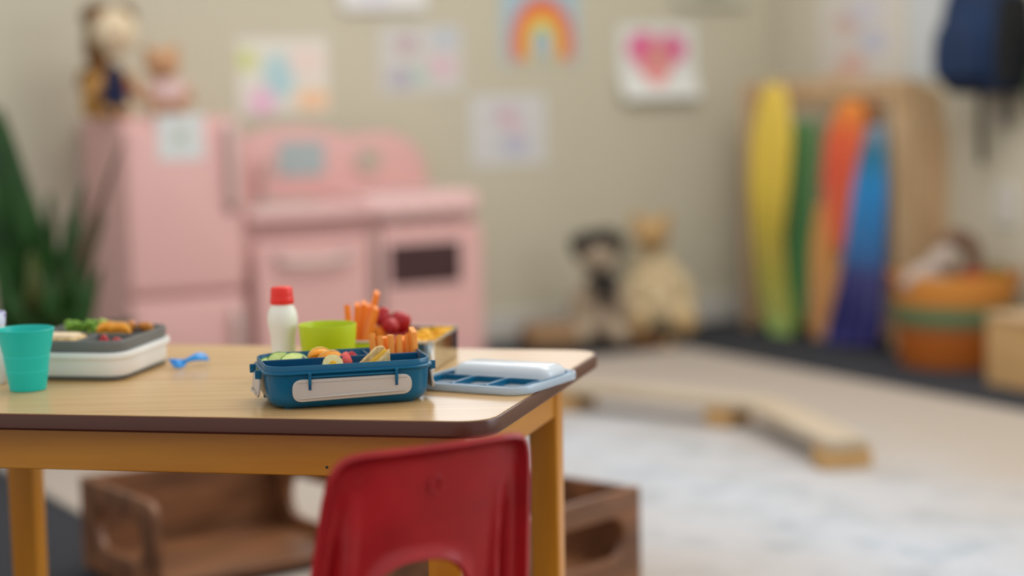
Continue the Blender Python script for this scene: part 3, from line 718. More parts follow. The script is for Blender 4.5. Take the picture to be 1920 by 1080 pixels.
# ------------------------------------------------------------------ white and grey lunch box at the left
WY = radians(-12); WFR = Vector((-0.530, 2.650, 0)); wex = Vector((cos(WY), sin(WY), 0)); wey = Vector((-sin(WY), cos(WY), 0))
WW, WD = 0.165, 0.190
WC = WFR - wex * WW / 2 + wey * WD / 2
def WL(x, y, z=0): return Vector((WC.x, WC.y, TT)) + wex * x + wey * y + Vector((0, 0, z))
wbx = thing('lunch_box', 'open white lunch box with grey tray and dark base, right behind the teal cup', 'lunch box', (WC.x, WC.y, TT), WY)
obj('base', rloft([(WW - 0.016, WD - 0.016, 0.022, 0), (WW - 0.010, WD - 0.010, 0.024, 0.002), (WW - 0.008, WD - 0.008, 0.026, 0.006), (WW - 0.014, WD - 0.014, 0.022, 0.006)], 7), m_dgrey, wbx, angle=50, label='dark grey base')
obj('body', rloft([(WW - 0.012, WD - 0.012, 0.024, 0.005), (WW - 0.007, WD - 0.007, 0.026, 0.010), (WW - 0.006, WD - 0.006, 0.026, 0.029), (WW + 0.002, WD + 0.002, 0.029, 0.031), (WW + 0.003, WD + 0.003, 0.029, 0.037), (WW + 0.001, WD + 0.001, 0.028, 0.0385), (WW - 0.012, WD - 0.012, 0.024, 0.0385)], 7), m_white, wbx, angle=50, label='white body with a flared rim')
obj('tray', rloft([(WW - 0.012, WD - 0.012, 0.024, 0.037), (WW - 0.007, WD - 0.007, 0.026, 0.040), (WW - 0.006, WD - 0.006, 0.026, 0.0535), (WW - 0.008, WD - 0.008, 0.025, 0.055), (WW - 0.012, WD - 0.012, 0.023, 0.055), (WW - 0.014, WD - 0.014, 0.022, 0.0535), (WW - 0.018, WD - 0.018, 0.020, 0.042)], 7), m_dgrey, wbx, angle=50, label='grey compartment tray')
b = bmesh.new(); box(b, 0, -0.005, 0.0475, WW - 0.014, 0.0025, 0.012); obj('divider', b, m_dgrey, wbx, bevel=0.0008)
b = bmesh.new(); box(b, 0.008, -0.048, 0.0475, 0.0025, 0.084, 0.012); obj('divider', b, m_dgrey, wbx, bevel=0.0008)
def lumps(n, r, seed, jit=0.5):
    random.seed(seed); return [((random.uniform(-1, 1) * r * 0.9, random.uniform(-1, 1) * r * 0.9, random.uniform(-0.2, 1) * r * 0.8), r * random.uniform(0.45, 0.7)) for _ in range(n)]
def broccoli(label, loc, sc, seed):
    t = thing('broccoli_floret', label, 'broccoli', loc, 0, 'broccoli florets in the white lunch box'); t.scale = (sc,) * 3
    obj('florets', blob([((x, y, z + 0.012), r) for (x, y, z), r in lumps(12, 0.011, seed)], 0.0014, 2), m_brocc, t)
    obj('stem', tube([(0, 0, -0.004), (0, 0, 0.012)], [0.004, 0.006], 10), m_gcut, t, label='pale green stem'); return t
FZ = 0.043
def onW(px, py, yl):                                 # point above the tray floor under this pixel
    return onplane(px, py, WL(0, yl), wey)
for i, (px, py, yl, sc, lb) in enumerate([(134, 607, 0.060, 0.70, 'dark tipped broccoli floret, leftmost in the white lunch box'), (146, 609, 0.050, 0.66, 'broccoli floret second from the left in the white lunch box'),
                             (168, 609, 0.045, 0.78, 'bright green broccoli floret in the middle back of the white lunch box')]):
    p = onW(px, py, yl); broccoli(lb, (p.x, p.y, TT + FZ + 0.0035 * sc), sc, 20 + i)
p = onW(190, 606, 0.05)
o = obj('cucumber_chunk', tube([(0, 0, 0), (0.001, 0, 0.012), (0.003, 0, 0.023)], [0.0068, 0.0072, 0.006], 12), m_gcut, loc=(p.x, p.y, TT + FZ), angle=50)
tag(o, 'pale green cucumber chunk standing between broccoli and mandarins in the white lunch box', 'cucumber chunk')
g = 'mandarin segments in the white lunch box'
for px, yl, lb, dz, rzz in ((204, 0.030, 'mandarin segment at the left of the pair in the white lunch box', 0.0045, 0.25), (224, 0.024, 'mandarin segment at the right of the pair in the white lunch box', 0.0045, -0.1)):
    p = onW(px, 612, yl); mandarin(lb, (p.x, p.y, TT + FZ + dz + 0.003), (0, 0, WY + rzz), g, 0.98)
for px, py, yl, lb in ((241, 605, 0.068, 'brown-orange dried apricot behind the mandarins in the white lunch box'), (270, 609, 0.062, 'dried apricot alone near the right corner of the white lunch box')):
    p = onW(px, py, yl); random.seed(px)
    o = obj('dried_apricot', blob([((x, y, z * 0.7 + 0.008), r) for (x, y, z), r in lumps(7, 0.011, px)], 0.0016, 4), m_nut, loc=(p.x, p.y, TT + FZ + 0.0015)); tag(o, lb, 'dried apricot', 'dried apricots in the white lunch box')
g = 'strawberry pieces in the white lunch box'
p = onW(195, 632, -0.055); strawberry('upright strawberry tip next to the tortilla wrap in the white lunch box', (p.x, p.y, TT + FZ - 0.001), (0, 0, 0), g, 0.62, False)
p = onW(221, 635, -0.060); strawberry('flat strawberry half in the front right corner of the white lunch box', (p.x - 0.008, p.y, TT + FZ + 0.006), (0, radians(90), WY), g, 0.62, False)
wr_ = thing('tortilla_wrap', 'pale folded tortilla wrap in the front left of the white lunch box', 'sandwich', WL(-0.036, -0.048, FZ), WY)
obj('tortilla', rloft([(0.074, 0.050, 0.006, 0), (0.076, 0.052, 0.008, 0.004), (0.076, 0.052, 0.008, 0.010), (0.072, 0.048, 0.008, 0.0125)], 5), m_bread, wr_, angle=60)
obj('fold', rloft([(0.066, 0.034, 0.006, 0.0120), (0.066, 0.034, 0.008, 0.015), (0.060, 0.030, 0.006, 0.0165)], 5, 0.003, -0.004), mat('soft_tortilla', (236, 212, 176), 0.8, var=0.12, scale=120), wr_, angle=60)

# ------------------------------------------------------------------ steel lunch tin
TY = radians(-11); tFR = Vector((-0.109, 2.672, 0)); tex = Vector((cos(TY), sin(TY), 0)); tey = Vector((-sin(TY), cos(TY), 0))
W2, D2, H2 = 0.150, 0.170, 0.043
TCn = tFR - tex * W2 / 2 + tey * D2 / 2
def TL(x, y, z=0): return Vector((TCn.x, TCn.y, TT)) + tex * x + tey * y + Vector((0, 0, z))
tin = thing('steel_lunch_tin', 'rectangular stainless steel lunch tin at the back of the table, filled with food', 'lunch box', (TCn.x, TCn.y, TT), TY)
obj('body', rloft([(W2 - 0.008, D2 - 0.008, 0.012, 0), (W2 - 0.003, D2 - 0.003, 0.014, 0.002), (W2 - 0.002, D2 - 0.002, 0.014, H2 - 0.004), (W2, D2, 0.015, H2 - 0.003), (W2 + 0.0005, D2 + 0.0005, 0.015, H2 - 0.001), (W2 - 0.001, D2 - 0.001, 0.014, H2),
                   (W2 - 0.004, D2 - 0.004, 0.013, H2 - 0.001), (W2 - 0.005, D2 - 0.005, 0.012, 0.003), (W2 - 0.012, D2 - 0.012, 0.010, 0.002)], 7), m_tin, tin, angle=40)
b = bmesh.new(); box(b, 0.020, 0, 0.022, 0.0016, D2 - 0.008, 0.038); obj('divider', b, m_tin, tin, bevel=0.0004)
# carrots standing in a bunch; base inside, tops read from the photo
g = 'carrot sticks in the steel lunch tin'
ct = [(651, 573, 658, .0110, 'leftmost carrot stick in the steel tin, short and pointed'), (670, 570, 662, .0120, 'carrot stick second from the left in the steel tin'), (683, 567, 668, .0125, 'broad carrot stick in the middle of the steel tin bunch'),
      (707, 548, 676, .0115, 'longest carrot stick in the steel tin, reaching highest to the right'), (692, 572, 680, .0110, 'carrot stick just below the longest one in the steel tin'), (705, 577, 676, .0100, 'rightmost carrot stick in the steel tin, leaning right beside the strawberries'),
      (676, 574, 664, .0100, 'carrot stick behind the bunch in the steel tin')]
for i, (px, py, bx, wd, lb) in enumerate(ct):
    yl = (-0.020, -0.008, 0.005, 0.018, 0.031, -0.032, 0.044)[i]; P = TL(0, yl)
    tp = onplane(px, py, P, tey); bs = onplane(bx, 640, P, tey)
    lim = TL(-W2 / 2 + 0.012 + 0.002 * i, yl); xb = max(bs.x, lim.x)
    bs = P + tex * ((xb - P.x) / tex.x); bs.z = TT + 0.004
    if (tp.x < bs.x - 0.012): tp.x = bs.x - 0.012
    carrot(lb, bs, tp, wd, 0.008, g, 0.3, 0.2 * i, m_carrot2)
g = 'strawberries in the steel lunch tin'
for i, (px, py, yl, sc, rt, lb) in enumerate([(715, 594, 0.020, 1.10, (0.3, 0.5, 0.2), 'whole strawberry nearest the carrots on top in the steel tin'), (752, 603, 0.028, 1.15, (1.2, 0.4, 0.8), 'rounder whole strawberry at the right on top in the steel tin'),
        (733, 612, -0.010, 0.85, (1.5, 0.2, 0.3), 'pale red strawberry lying lower between the two whole ones in the steel tin')]):
    p = onplane(px, py, TL(0, yl), tey); rt = Vector(rt)
    t = thing('strawberry', lb, 'strawberry', p, 0, g); t.scale = (sc,) * 3; t.rotation_euler = rt
    b = berry(bmesh.new(), 0.026, 0.0145); b.transform(Matrix.Translation((0, 0, -0.012))); obj('flesh', b, m_straw, t, angle=60)
# supporting layer of strawberries beneath
for i, (x, y, z) in enumerate([(-0.02, 0.03, 0.018), (0.004, 0.02, 0.018), (-0.015, 0.055, 0.018), (0.006, 0.05, 0.018), (-0.004, -0.004, 0.016)]):
    t = thing('strawberry', 'strawberry in the bottom layer of the steel tin, under the whole ones', 'strawberry', TL(x, y, z), i, g); t.scale = (1.05,) * 3
    t.rotation_euler = (1.4, 0.2, i)
    b = berry(bmesh.new(), 0.026, 0.0135); b.transform(Matrix.Translation((0, 0, -0.012))); obj('flesh', b, m_straw, t, angle=60)
# corn in the right compartment
random.seed(5); b = bmesh.new()
for i in range(150):
    x = random.uniform(0.026, 0.068); y = random.uniform(-0.078, 0.080); z = 0.026 + 0.010 * random.random() + 0.006 * cos((y - 0.02) * 26)
    ball(b, (x, y, z), (0.0046, 0.0040, 0.0036), 8, 6, Matrix.Rotation(random.random() * 6, 4, 'Z') @ Matrix.Rotation(random.random() * 2, 4, 'X'))
b2 = box(b, 0.047, 0, 0.014, 0.046, 0.160, 0.024)
o = obj('corn_kernels', b, m_corn, loc=(TCn.x, TCn.y, TT), rz=TY); tag(o, 'yellow corn kernels heaped in the right of the steel lunch tin', 'corn', kind='stuff')

# ------------------------------------------------------------------ pink play fridge and kitchen
fl = R(0, 0); 
def uv_of(p): d = p - K0; return (-d.dot(U), d.dot(V))
uF, vF = uv_of(Vector((-1.149, 5.90, 0)))           # fridge front-left corner
FW, FDp, FHt = 0.375, vF - 0.05, 0.845
fr = thing('play_fridge', 'tall pink toy refrigerator with two doors and pale handles', 'toy fridge', R(uF, vF), RZ)
# local x to the right, y toward the wall
obj('cabinet', rloft([(FW, FDp, 0.012, 0.0), (FW, FDp, 0.012, FHt - 0.02), (FW - 0.012, FDp - 0.006, 0.016, FHt - 0.004), (FW - 0.03, FDp - 0.02, 0.02, FHt)], 5, FW / 2, FDp / 2 + 0.035), m_pink, fr)
for z0, z1 in ((0.315, FHt - 0.02), (0.03, 0.300)):
    d = obj('door', rloft([(FW - 0.006, z1 - z0, 0.018, 0.0), (FW - 0.004, z1 - z0, 0.02, 0.018), (FW - 0.016, z1 - z0 - 0.012, 0.022, 0.030), (FW - 0.045, z1 - z0 - 0.04, 0.03, 0.034)], 6), m_pink, fr, loc=(FW / 2, 0.033, (z0 + z1) / 2), rot=(pi / 2, 0, 0))
    hz = (0.13 if z0 > 0.3 else 0.0); L2 = 0.24 if z0 > 0.3 else 0.16
    pts = spline([(FW / 2 - 0.045, hz - L2 / 2, 0.030), (FW / 2 - 0.045, hz - L2 / 2 + 0.02, 0.058), (FW / 2 - 0.045, hz + L2 / 2 - 0.02, 0.058), (FW / 2 - 0.045, hz + L2 / 2, 0.030)], 6)
    obj('handle', tube(pts, 0.012, 12), m_silver, d, label='pale silver handle')
    obj('handle_mount', Box(FW / 2 - 0.045, hz - L2 / 2 - 0.012, 0.034, 0.034, 0.034, 0.012), mat('rosy_metal', (150, 124, 122), 0.35, metal=0.4), d, bevel=0.004)

def drawing(name, base, blobs, size, rough=0.8):
    """a child's drawing: crayon patches on paper; blob = (cx, cz, rx, rz, colour, softness) in metres from the sheet's centre"""
    m = bpy.data.materials.new(name); m.use_nodes = True; nt = m.node_tree; L = nt.links; b = nt.nodes['Principled BSDF']; b.inputs['Roughness'].default_value = rough
    tc = nt.nodes.new('ShaderNodeTexCoord'); prev = None
    n = nt.nodes.new('ShaderNodeTexNoise'); n.inputs['Scale'].default_value = 60; n.inputs['Detail'].default_value = 3; L.new(tc.outputs['Object'], n.inputs['Vector'])
    for cx, cz_, rx, rz_, col, soft in blobs:
        mp = nt.nodes.new('ShaderNodeMapping'); mp.vector_type = 'POINT'
        mp.inputs['Scale'].default_value = (1 / rx, 0, 1 / rz_); mp.inputs['Location'].default_value = (-cx / rx, 0, -cz_ / rz_); L.new(tc.outputs['Object'], mp.inputs['Vector'])
        ln = nt.nodes.new('ShaderNodeVectorMath'); ln.operation = 'LENGTH'; L.new(mp.outputs[0], ln.inputs[0])
        ad = nt.nodes.new('ShaderNodeMath'); ad.operation = 'MULTIPLY_ADD'; ad.inputs[1].default_value = 0.35; L.new(n.outputs['Fac'], ad.inputs[0]); L.new(ln.outputs['Value'], ad.inputs[2])
        mr = nt.nodes.new('ShaderNodeMapRange'); mr.inputs[1].default_value = 1.17 - soft; mr.inputs[2].default_value = 1.17 + soft; mr.inputs[3].default_value = 1; mr.inputs[4].default_value = 0; L.new(ad.outputs[0], mr.inputs[0])
        mi = nt.nodes.new('ShaderNodeMix'); mi.data_type = 'RGBA'; mi.inputs['A'].default_value = rgb(base)
        if prev: L.new(prev, mi.inputs['A'])
        mi.inputs['B'].default_value = rgb(col); L.new(mr.outputs[0], mi.inputs['Factor']); prev = mi.outputs['Result']
    if prev: L.new(prev, b.inputs['Base Color'])
    else: b.inputs['Base Color'].default_value = rgb(base)
    return m
def sheet(w_, h_, curl=0.0, th=0.0012, nx=8, nz=8):
    bm = bmesh.new(); g = []
    for j in range(nz + 1):
        row = []
        for i in range(nx + 1):
            x = (i / nx - 0.5) * w_; z = (j / nz - 0.5) * h_; t = max(0, 0.5 - j / nz) * 2
            row.append(bm.verts.new((x, -curl * t * t, z)))
        g.append(row)
    for j in range(nz):
        for i in range(nx): bm.faces.new((g[j][i], g[j][i + 1], g[j + 1][i + 1], g[j + 1][i]))
    r = bmesh.ops.extrude_face_region(bm, geom=bm.faces[:]); bmesh.ops.translate(bm, verts=[v for v in r['geom'] if isinstance(v, bmesh.types.BMVert)], vec=(0, th, 0))
    return bm
p0 = onplane(338, 257, R(uF, vF), V)
o = obj('paper_note', sheet(0.145, 0.14), drawing('fridge_note_paper', (210, 214, 214), [(0.0, 0.0, 0.022, 0.026, (180, 192, 180), 0.5)], 0.14), loc=p0 + V * 0.0025, rz=RZ)
tag(o, 'pale square paper note stuck on the upper door of the pink fridge', 'paper')

# kitchen unit, right of the fridge
ku = uF - FW - 0.012; kv = vF - 0.01
KW = 0.815; KD = kv - 0.03; KT = 0.555
kx = R(ku, kv)
kit = thing('play_kitchen', 'pink wooden toy kitchen with sink, arched back panel and oven', 'toy kitchen', kx, RZ)
obj('cabinet', Box(KW / 2, KD / 2 + 0.03, 0.265, KW, KD - 0.06, 0.53), m_pink, kit, bevel=0.006)
obj('worktop', rloft([(KW * 0.50, KD - 0.01, 0.02, KT - 0.035), (KW * 0.50, KD - 0.01, 0.02, KT - 0.006), (KW * 0.50 - 0.01, KD - 0.02, 0.02, KT)], 5, KW * 0.25, KD / 2), m_pink2, kit, label='paler pink worktop')
obj('stove_top', rloft([(KW * 0.51, KD - 0.01, 0.025, KT - 0.035), (KW * 0.51, KD - 0.01, 0.03, KT + 0.008), (KW * 0.51 - 0.016, KD - 0.026, 0.03, KT + 0.022)], 5, KW * 0.745, KD / 2), m_pink2, kit, label='raised pale pink stove top')
for x, y in ((0.62, 0.12), (0.74, 0.12), (0.62, 0.25), (0.74, 0.25)):
    obj('burner', lathe([(0.02, 0), (0.045, 0), (0.045, 0.004), (0.02, 0.004), (0.02, 0)], 28), mat('burner_grey', (186, 168, 166), 0.4), kit, loc=(x - 0.07, y, KT + 0.0225))
obj('sink_basin', ring(0.24, 0.19, 0.03, 0.014, KT - 0.001, KT + 0.006, 0.19, KD / 2 - 0.02), mat('sink_grey', (178, 180, 170), 0.35, metal=0.3), kit, label='grey sink rim')
obj('sink_bowl', rloft([(0.205, 0.155, 0.02, KT), (0.205, 0.155, 0.02, KT + 0.0015)], 5, 0.19, KD / 2 - 0.02), mat('sink_bowl_grey', (150, 156, 146), 0.4, metal=0.2), kit)
obj('faucet', tube(spline([(0.19, KD - 0.10, KT), (0.19, KD - 0.10, KT + 0.10), (0.19, KD - 0.14, KT + 0.135), (0.19, KD - 0.19, KT + 0.11)], 6), 0.009, 10), m_silver, kit)
# wavy back panel
bp_pts = [(0.0, KT), (0.0, KT + 0.17)]
ctrl = [(0.0, .17), (.05, .185), (.09, .18), (.12, .215), (.20, .238), (.30, .240), (.39, .222), (.44, .205), (.52, .215), (.60, .200), (.66, .150), (.685, .08), (.69, .0)]
sp_ = spline([(x, z, 0) for x, z in ctrl], 6)
sp_ = [Vector((p.x * 1.16, p.y, 0)) for p in sp_]
outl = [(p.x, KT + p.y) for p in sp_] + [(0.0, KT)]
b = panel2d(outl[::-1], [], 0.018, 0.003); b.transform(Matrix(((1, 0, 0, 0.0), (0, 0, 1, 0), (0, 1, 0, 0), (0, 0, 0, 1))))
backp = obj('back_panel', b, m_pink, kit, loc=(0.0, KD - 0.06, 0), angle=50, label='arched pink back panel')
obj('window_inset', rloft([(0.165, 0.115, 0.02, 0), (0.165, 0.115, 0.02, 0.006)], 5), mat('grey_window', (164, 178, 180), 0.3), backp, loc=(0.335, -0.009, KT + 0.135), rot=(pi / 2, 0, 0), label='grey-blue window inset')
ck = obj('clock', lathe([(0, 0), (0.046, 0), (0.048, 0.008), (0.042, 0.012), (0, 0.010)], 36), mat('clock_beige', (188, 176, 160), 0.4), backp, loc=(0.575, -0.009, KT + 0.118), rot=(pi / 2, 0, 0), label='round beige clock')
for a, l_ in ((0.6, 0.026), (2.2, 0.034)):
    b = bmesh.new(); box(b, l_ / 2 * cos(a), l_ / 2 * sin(a), 0.012, l_, 0.003, 0.001, a); obj('clock_hand', b, m_pot, ck)
ph = obj('toy_phone', Box(0.105, -0.02, KT + 0.10, 0.035, 0.024, 0.115), mat('dusky_pink', (172, 118, 122), 0.45), backp, bevel=0.008, label='darker dusky pink phone')
# doors
kd = obj('door', Box(0.205, -0.004, 0.235, KW * 0.47, 0.03, 0.43), m_pink, kit, bevel=0.008)
obj('handle', tube(spline([(0.09, -0.018, 0.40), (0.10, -0.048, 0.392), (0.205, -0.056, 0.385), (0.31, -0.048, 0.392), (0.32, -0.018, 0.40)], 6), 0.011, 10), m_silver, kd, label='curved silver handle')
for x in (0.09, 0.32): obj('handle_mount', Box(x, -0.022, 0.40, 0.03, 0.012, 0.03), mat('rosy_mount', (160, 130, 140), 0.35, metal=0.3), kd, bevel=0.003)
ov = obj('oven_door', Box(0.625, -0.004, 0.245, KW * 0.44, 0.03, 0.45), m_pink, kit, bevel=0.008)
q0 = onplane(792, 493, kx - V * 0.0, V); 
dq = q0 - kx; qx = dq.dot(U)
obj('oven_window', rloft([(0.255, 0.135, 0.012, 0), (0.255, 0.135, 0.012, 0.005)], 5), m_dark, ov, loc=(qx, -0.0185, q0.z), rot=(pi / 2, 0, 0), label='dark oven window')
obj('oven_window_frame', ring(0.285, 0.165, 0.018, 0.014, 0, 0.006), m_pink2, ov, loc=(qx, -0.0185, q0.z), rot=(pi / 2, 0, 0))
b = bmesh.new(); box(b, 0.424, -0.010, 0.30, 0.012, 0.012, 0.34); obj('door_gap_strip', b, m_silver, kit, bevel=0.002)
for k in range(4):
    obj('knob', lathe([(0, 0), (0.014, 0), (0.012, 0.012), (0, 0.013)], 20), m_silver, kit, loc=(0.50 + 0.075 * k, 0.004, 0.505), rot=(pi / 2, 0, 0))

# ------------------------------------------------------------------ wall drawings
WB = R(0, 0); 
def on_back(px, py): return onplane(px, py, R(0, 0), V)
def on_right(px, py): return onplane(px, py, R(0, 0), U)
def hang(name, label, x0, y0, x1, y1, base, blobs, curl=0.0, wall='b', tilt=0.0, th=0.0012, off=0.001):
    f_ = on_back if wall == 'b' else on_right; ax = U if wall == 'b' else V; nrm = V if wall == 'b' else -U
    cx, cy = (x0 + x1) / 2, (y0 + y1) / 2; c = f_(cx, cy)
    w_ = (f_(x1, cy) - f_(x0, cy)).length; h_ = abs(f_(cx, y0).z - f_(cx, y1).z)
    bl = [(bx * w_, bz * h_, rx * w_, rz_ * h_, col, s) for bx, bz, rx, rz_, col, s in blobs]
    rz = RZ if wall == 'b' else RZ - pi / 2
    o = obj(name, sheet(w_, h_, curl, th), drawing(name + '_paper', base, bl, w_), loc=c + nrm * (th + off), rot=(0, tilt, rz))
    return tag(o, label, 'drawing', 'childrens drawings taped to the walls')
PAP = (222, 222, 220)
hang('childs_drawing', 'drawing with a blue shape and pink, green and orange crayon corners above the pink kitchen', 446, 72, 616, 214, (224, 222, 212), [(-.05, 0.0, .17, .30, (176, 210, 216), .25), (-.40, .22, .13, .15, (208, 214, 150), .3), (-.24, -.34, .15, .20, (232, 190, 214), .3), (.32, -.32, .20, .15, (240, 200, 164), .3), (.26, .2, .2, .2, (232, 214, 206), .4)])
hang('childs_drawing', 'pale drawing with mauve, green and pink scribbles, left of the rainbow', 712, 48, 866, 174, (208, 206, 202), [(-.17, .22, .14, .15, (196, 176, 182), .4), (-.24, -.28, .17, .15, (180, 178, 190), .4), (.0, -.24, .10, .12, (178, 206, 188), .4), (.25, -.12, .18, .16, (220, 190, 200), .4), (.3, .3, .15, .14, (190, 198, 208), .4)])
hang('rainbow_drawing', 'drawing of a red, orange and yellow rainbow on light blue paper', 942, -22, 1084, 122, (168, 194, 206),
     [(0.02, -.36, .46, .20, (196, 184, 166), .2), (0.02, -.20, .42, .60, (206, 120, 120), .06), (0.02, -.20, .36, .52, (230, 106, 66), .05), (0.02, -.20, .29, .42, (238, 156, 60), .05), (0.02, -.20, .21, .32, (232, 206, 96), .05), (0.02, -.22, .15, .24, (150, 196, 150), .05), (0.02, -.24, .10, .17, (176, 180, 214), .05), (0.02, -.58, .48, .20, (190, 190, 170), .1)])
hang('childs_drawing', 'small pale drawing with faint pink and lilac marks below the rainbow', 882, 178, 1024, 310, (208, 208, 208), [(-.02, .2, .16, .12, (206, 176, 190), .4), (.08, -.20, .17, .16, (184, 186, 206), .4), (.1, .02, .14, .12, (212, 196, 200), .4)])
hang('heart_drawing', 'drawing of a bright pink heart on white paper that stands out from the wall', 1160, 46, 1304, 184, (222, 224, 220), [(-.18, .18, .21, .22, (226, 104, 158), .08), (.18, .16, .20, .22, (222, 112, 160), .08), (-.03, 0.0, .24, .24, (228, 128, 150), .08), (-.02, -.14, .15, .20, (230, 150, 150), .08), (.02, .06, .13, .2, (220, 150, 140), .3)], curl=0.045, th=0.002)
hang('childs_drawing', 'white sheet cut off by the top of the picture, above the pink kitchen', 636, -100, 796, 20, (222, 220, 218), [(-.1, -.2, .2, .2, (206, 204, 216), .4)], curl=0.02)
hang('childs_drawing', 'grey-green sheet with a painted shadow hanging over the top edge, above the pink heart', 1262, -110, 1392, 8, (190, 188, 170), [(0.0, -.2, .3, .2, (150, 146, 124), .4)], curl=0.03)  # stands in for an unclear hanging thing; its shadow is painted as a darker patch
hang('childs_drawing', 'tall drawing with peach, red and lilac scribbles on the right wall above the silks', 1536, -20, 1692, 185, (208, 202, 192), [(-.15, .2, .14, .10, (200, 170, 160), .4), (-.1, -.2, .16, .13, (214, 176, 164), .4), (-.25, -.35, .2, .12, (222, 190, 160), .4), (.15, 0.02, .16, .10, (186, 188, 204), .4), (.05, .3, .2, .12, (198, 196, 204), .4)], wall='r')
hang('blank_poster', 'plain pale grey sheet on the right wall behind the navy backpack', 1700, -160, 1842, 148, (196, 200, 200), [(0, 0, .1, .1, (188, 194, 196), .5)], wall='r')
# wall outlet plate on the right wall
pq = on_right(1889, 385); t = thing('wall_outlet', 'small white wall outlet plate on the right wall above the basket', 'outlet', pq, RZ - pi / 2)
obj('plate', Box(0, -0.004, 0, 0.10, 0.008, 0.14), m_trim, t, bevel=0.003)
for z in (-0.03, 0.03): obj('socket', Box(0, -0.009, z, 0.034, 0.004, 0.028), m_grey, t, bevel=0.002)

# ------------------------------------------------------------------ silk rack on the right wall
RL_ = Vector((0.864, 7.236, 0)); RR_ = Vector((1.285, 6.60, 0)); rdv = (RR_ - RL_).normalized(); rnv = Vector((-rdv.y, rdv.x, 0))
ryaw = math.atan2(rdv.y, rdv.x); RLn = (RR_ - RL_).length
rack = thing('dress_up_rack', 'light wooden dress-up rack with shaped side panels against the right wall', 'rack', RL_, ryaw)
# local x along the rack toward the camera, +y toward the wall
def side(x, dep, hh, cut):
    pts = [(0, 0), (dep, 0), (dep, hh - cut), (dep * 0.86, hh - cut * 0.55), (dep * 0.45, hh - cut * 0.10), (dep * 0.28, hh), (0.0, hh)]
    b = panel2d(pts, [], 0.03, 0.003); b.transform(Matrix(((0, 0, 1, x), (1, 0, 0, 0), (0, 1, 0, 0), (0, 0, 0, 1)))); return b
obj('side_panel', side(0.0, 0.22, 0.90, 0.10), m_pine, rack, angle=50); 
sp2 = obj('side_panel', side(RLn, 0.255, 0.905, 0.09), m_pine, rack, angle=50)
obj('side_batten', Box(RLn + 0.028, 0.030, 0.40, 0.03, 0.055, 0.78), m_pine, rack, bevel=0.003)
obj('side_batten', Box(RLn + 0.028, 0.21, 0.38, 0.03, 0.06, 0.74), m_pine, rack, bevel=0.003)
obj('top_board', Box(RLn / 2, 0.10, 0.86, RLn - 0.03, 0.018, 0.10), m_pine, rack, bevel=0.003)
obj('hanging_rail', tube([(0.01, 0.03, 0.865), (RLn - 0.01, 0.03, 0.865)], 0.011, 12), m_pine, rack)
obj('base_board', Box(RLn / 2, 0.12, 0.04, RLn - 0.03, 0.20, 0.02), m_pine, rack, bevel=0.003)
obj('post', tube([(RLn * 0.62, 0.15, 0.05), (RLn * 0.62, 0.15, 0.85)], 0.012, 10), m_pine, rack)
PF = RL_ - rnv * 0.02
def silk(label, rows, m, off=0.0, folds=5, amp=0.012, name='play_silk'):
    """rows of (y, x_left, x_right) read down the cloth; laid on the plane in front of the rack with depth in folds"""
    bm = bmesh.new(); P = PF - rnv * off; NX = 40; g = []
    R2 = []
    for i in range(len(rows) - 1):
        for k in range(6):
            t = k / 6; R2.append([rows[i][q] * (1 - t) + rows[i + 1][q] * t for q in range(3)])
    R2.append(list(rows[-1]))
    for j, (y, xl, xr) in enumerate(R2):
        a = onplane(xl, y, P, rnv); b = onplane(xr, y, P, rnv); row = []
        tt = j / len(R2)
        for i in range(NX + 1):
            u = i / NX; p = a.lerp(b, u)
            f = amp * (0.35 + tt) * sin(u * folds * 2 * pi + 1.3 * sin(tt * 4) + off * 90) + amp * 0.4 * sin(u * 23 + tt * 7)
            p = p - rnv * f; p.z = max(p.z, 0.004); row.append(bm.verts.new(p))
        g.append(row)
    for j in range(len(g) - 1):
        for i in range(NX): bm.faces.new((g[j][i], g[j][i + 1], g[j + 1][i + 1], g[j + 1][i]))
    o = obj(name, bm, m, angle=180); s = o.modifiers.new('s', 'SOLIDIFY'); s.thickness = 0.002
    return tag(o, label, 'play silk', 'play silks hanging on the wooden rack')
silk('yellow play silk, leftmost on the wooden rack, fading to green at its tail', [(158, 1438, 1462), (185, 1426, 1476), (260, 1408, 1484), (350, 1403, 1478), (450, 1409, 1468), (540, 1420, 1478), (600, 1436, 1492), (632, 1454, 1492)],
     ramp_mat('yellow_silk', [(0.0, (120, 176, 92)), (0.12, (158, 162, 62)), (0.38, (176, 158, 48)), (0.65, (222, 192, 56)), (1.0, (236, 204, 72))], 0.45, sheen=0.3), 0.030, 4, 0.009)
silk('green play silk between the yellow and the orange ones', [(226, 1490, 1530), (280, 1480, 1534), (380, 1468, 1530), (500, 1462, 1518), (580, 1462, 1510), (612, 1474, 1502)],
     ramp_mat('green_silk', [(0.0, (60, 130, 62)), (0.5, (44, 106, 44)), (1.0, (70, 122, 62))], 0.45, sheen=0.3), 0.0, 3, 0.006)
silk('golden tan play silk hanging under the orange one', [(380, 1534, 1592), (450, 1524, 1588), (540, 1520, 1572), (600, 1518, 1566), (636, 1524, 1560)],
     ramp_mat('golden_silk', [(0.0, (190, 138, 84)), (1.0, (222, 152, 70))], 0.5, sheen=0.3), 0.0, 3, 0.006)
silk('orange-red play silk gathered high in the middle of the rack', [(188, 1580, 1612), (210, 1566, 1620), (260, 1548, 1618), (340, 1540, 1608), (420, 1552, 1598), (470, 1566, 1590)],
     ramp_mat('orange_silk', [(0.0, (206, 96, 44)), (0.55, (214, 74, 34)), (0.78, (226, 92, 40)), (1.0, (238, 150, 50))], 0.45, sheen=0.3), 0.026, 3, 0.007)
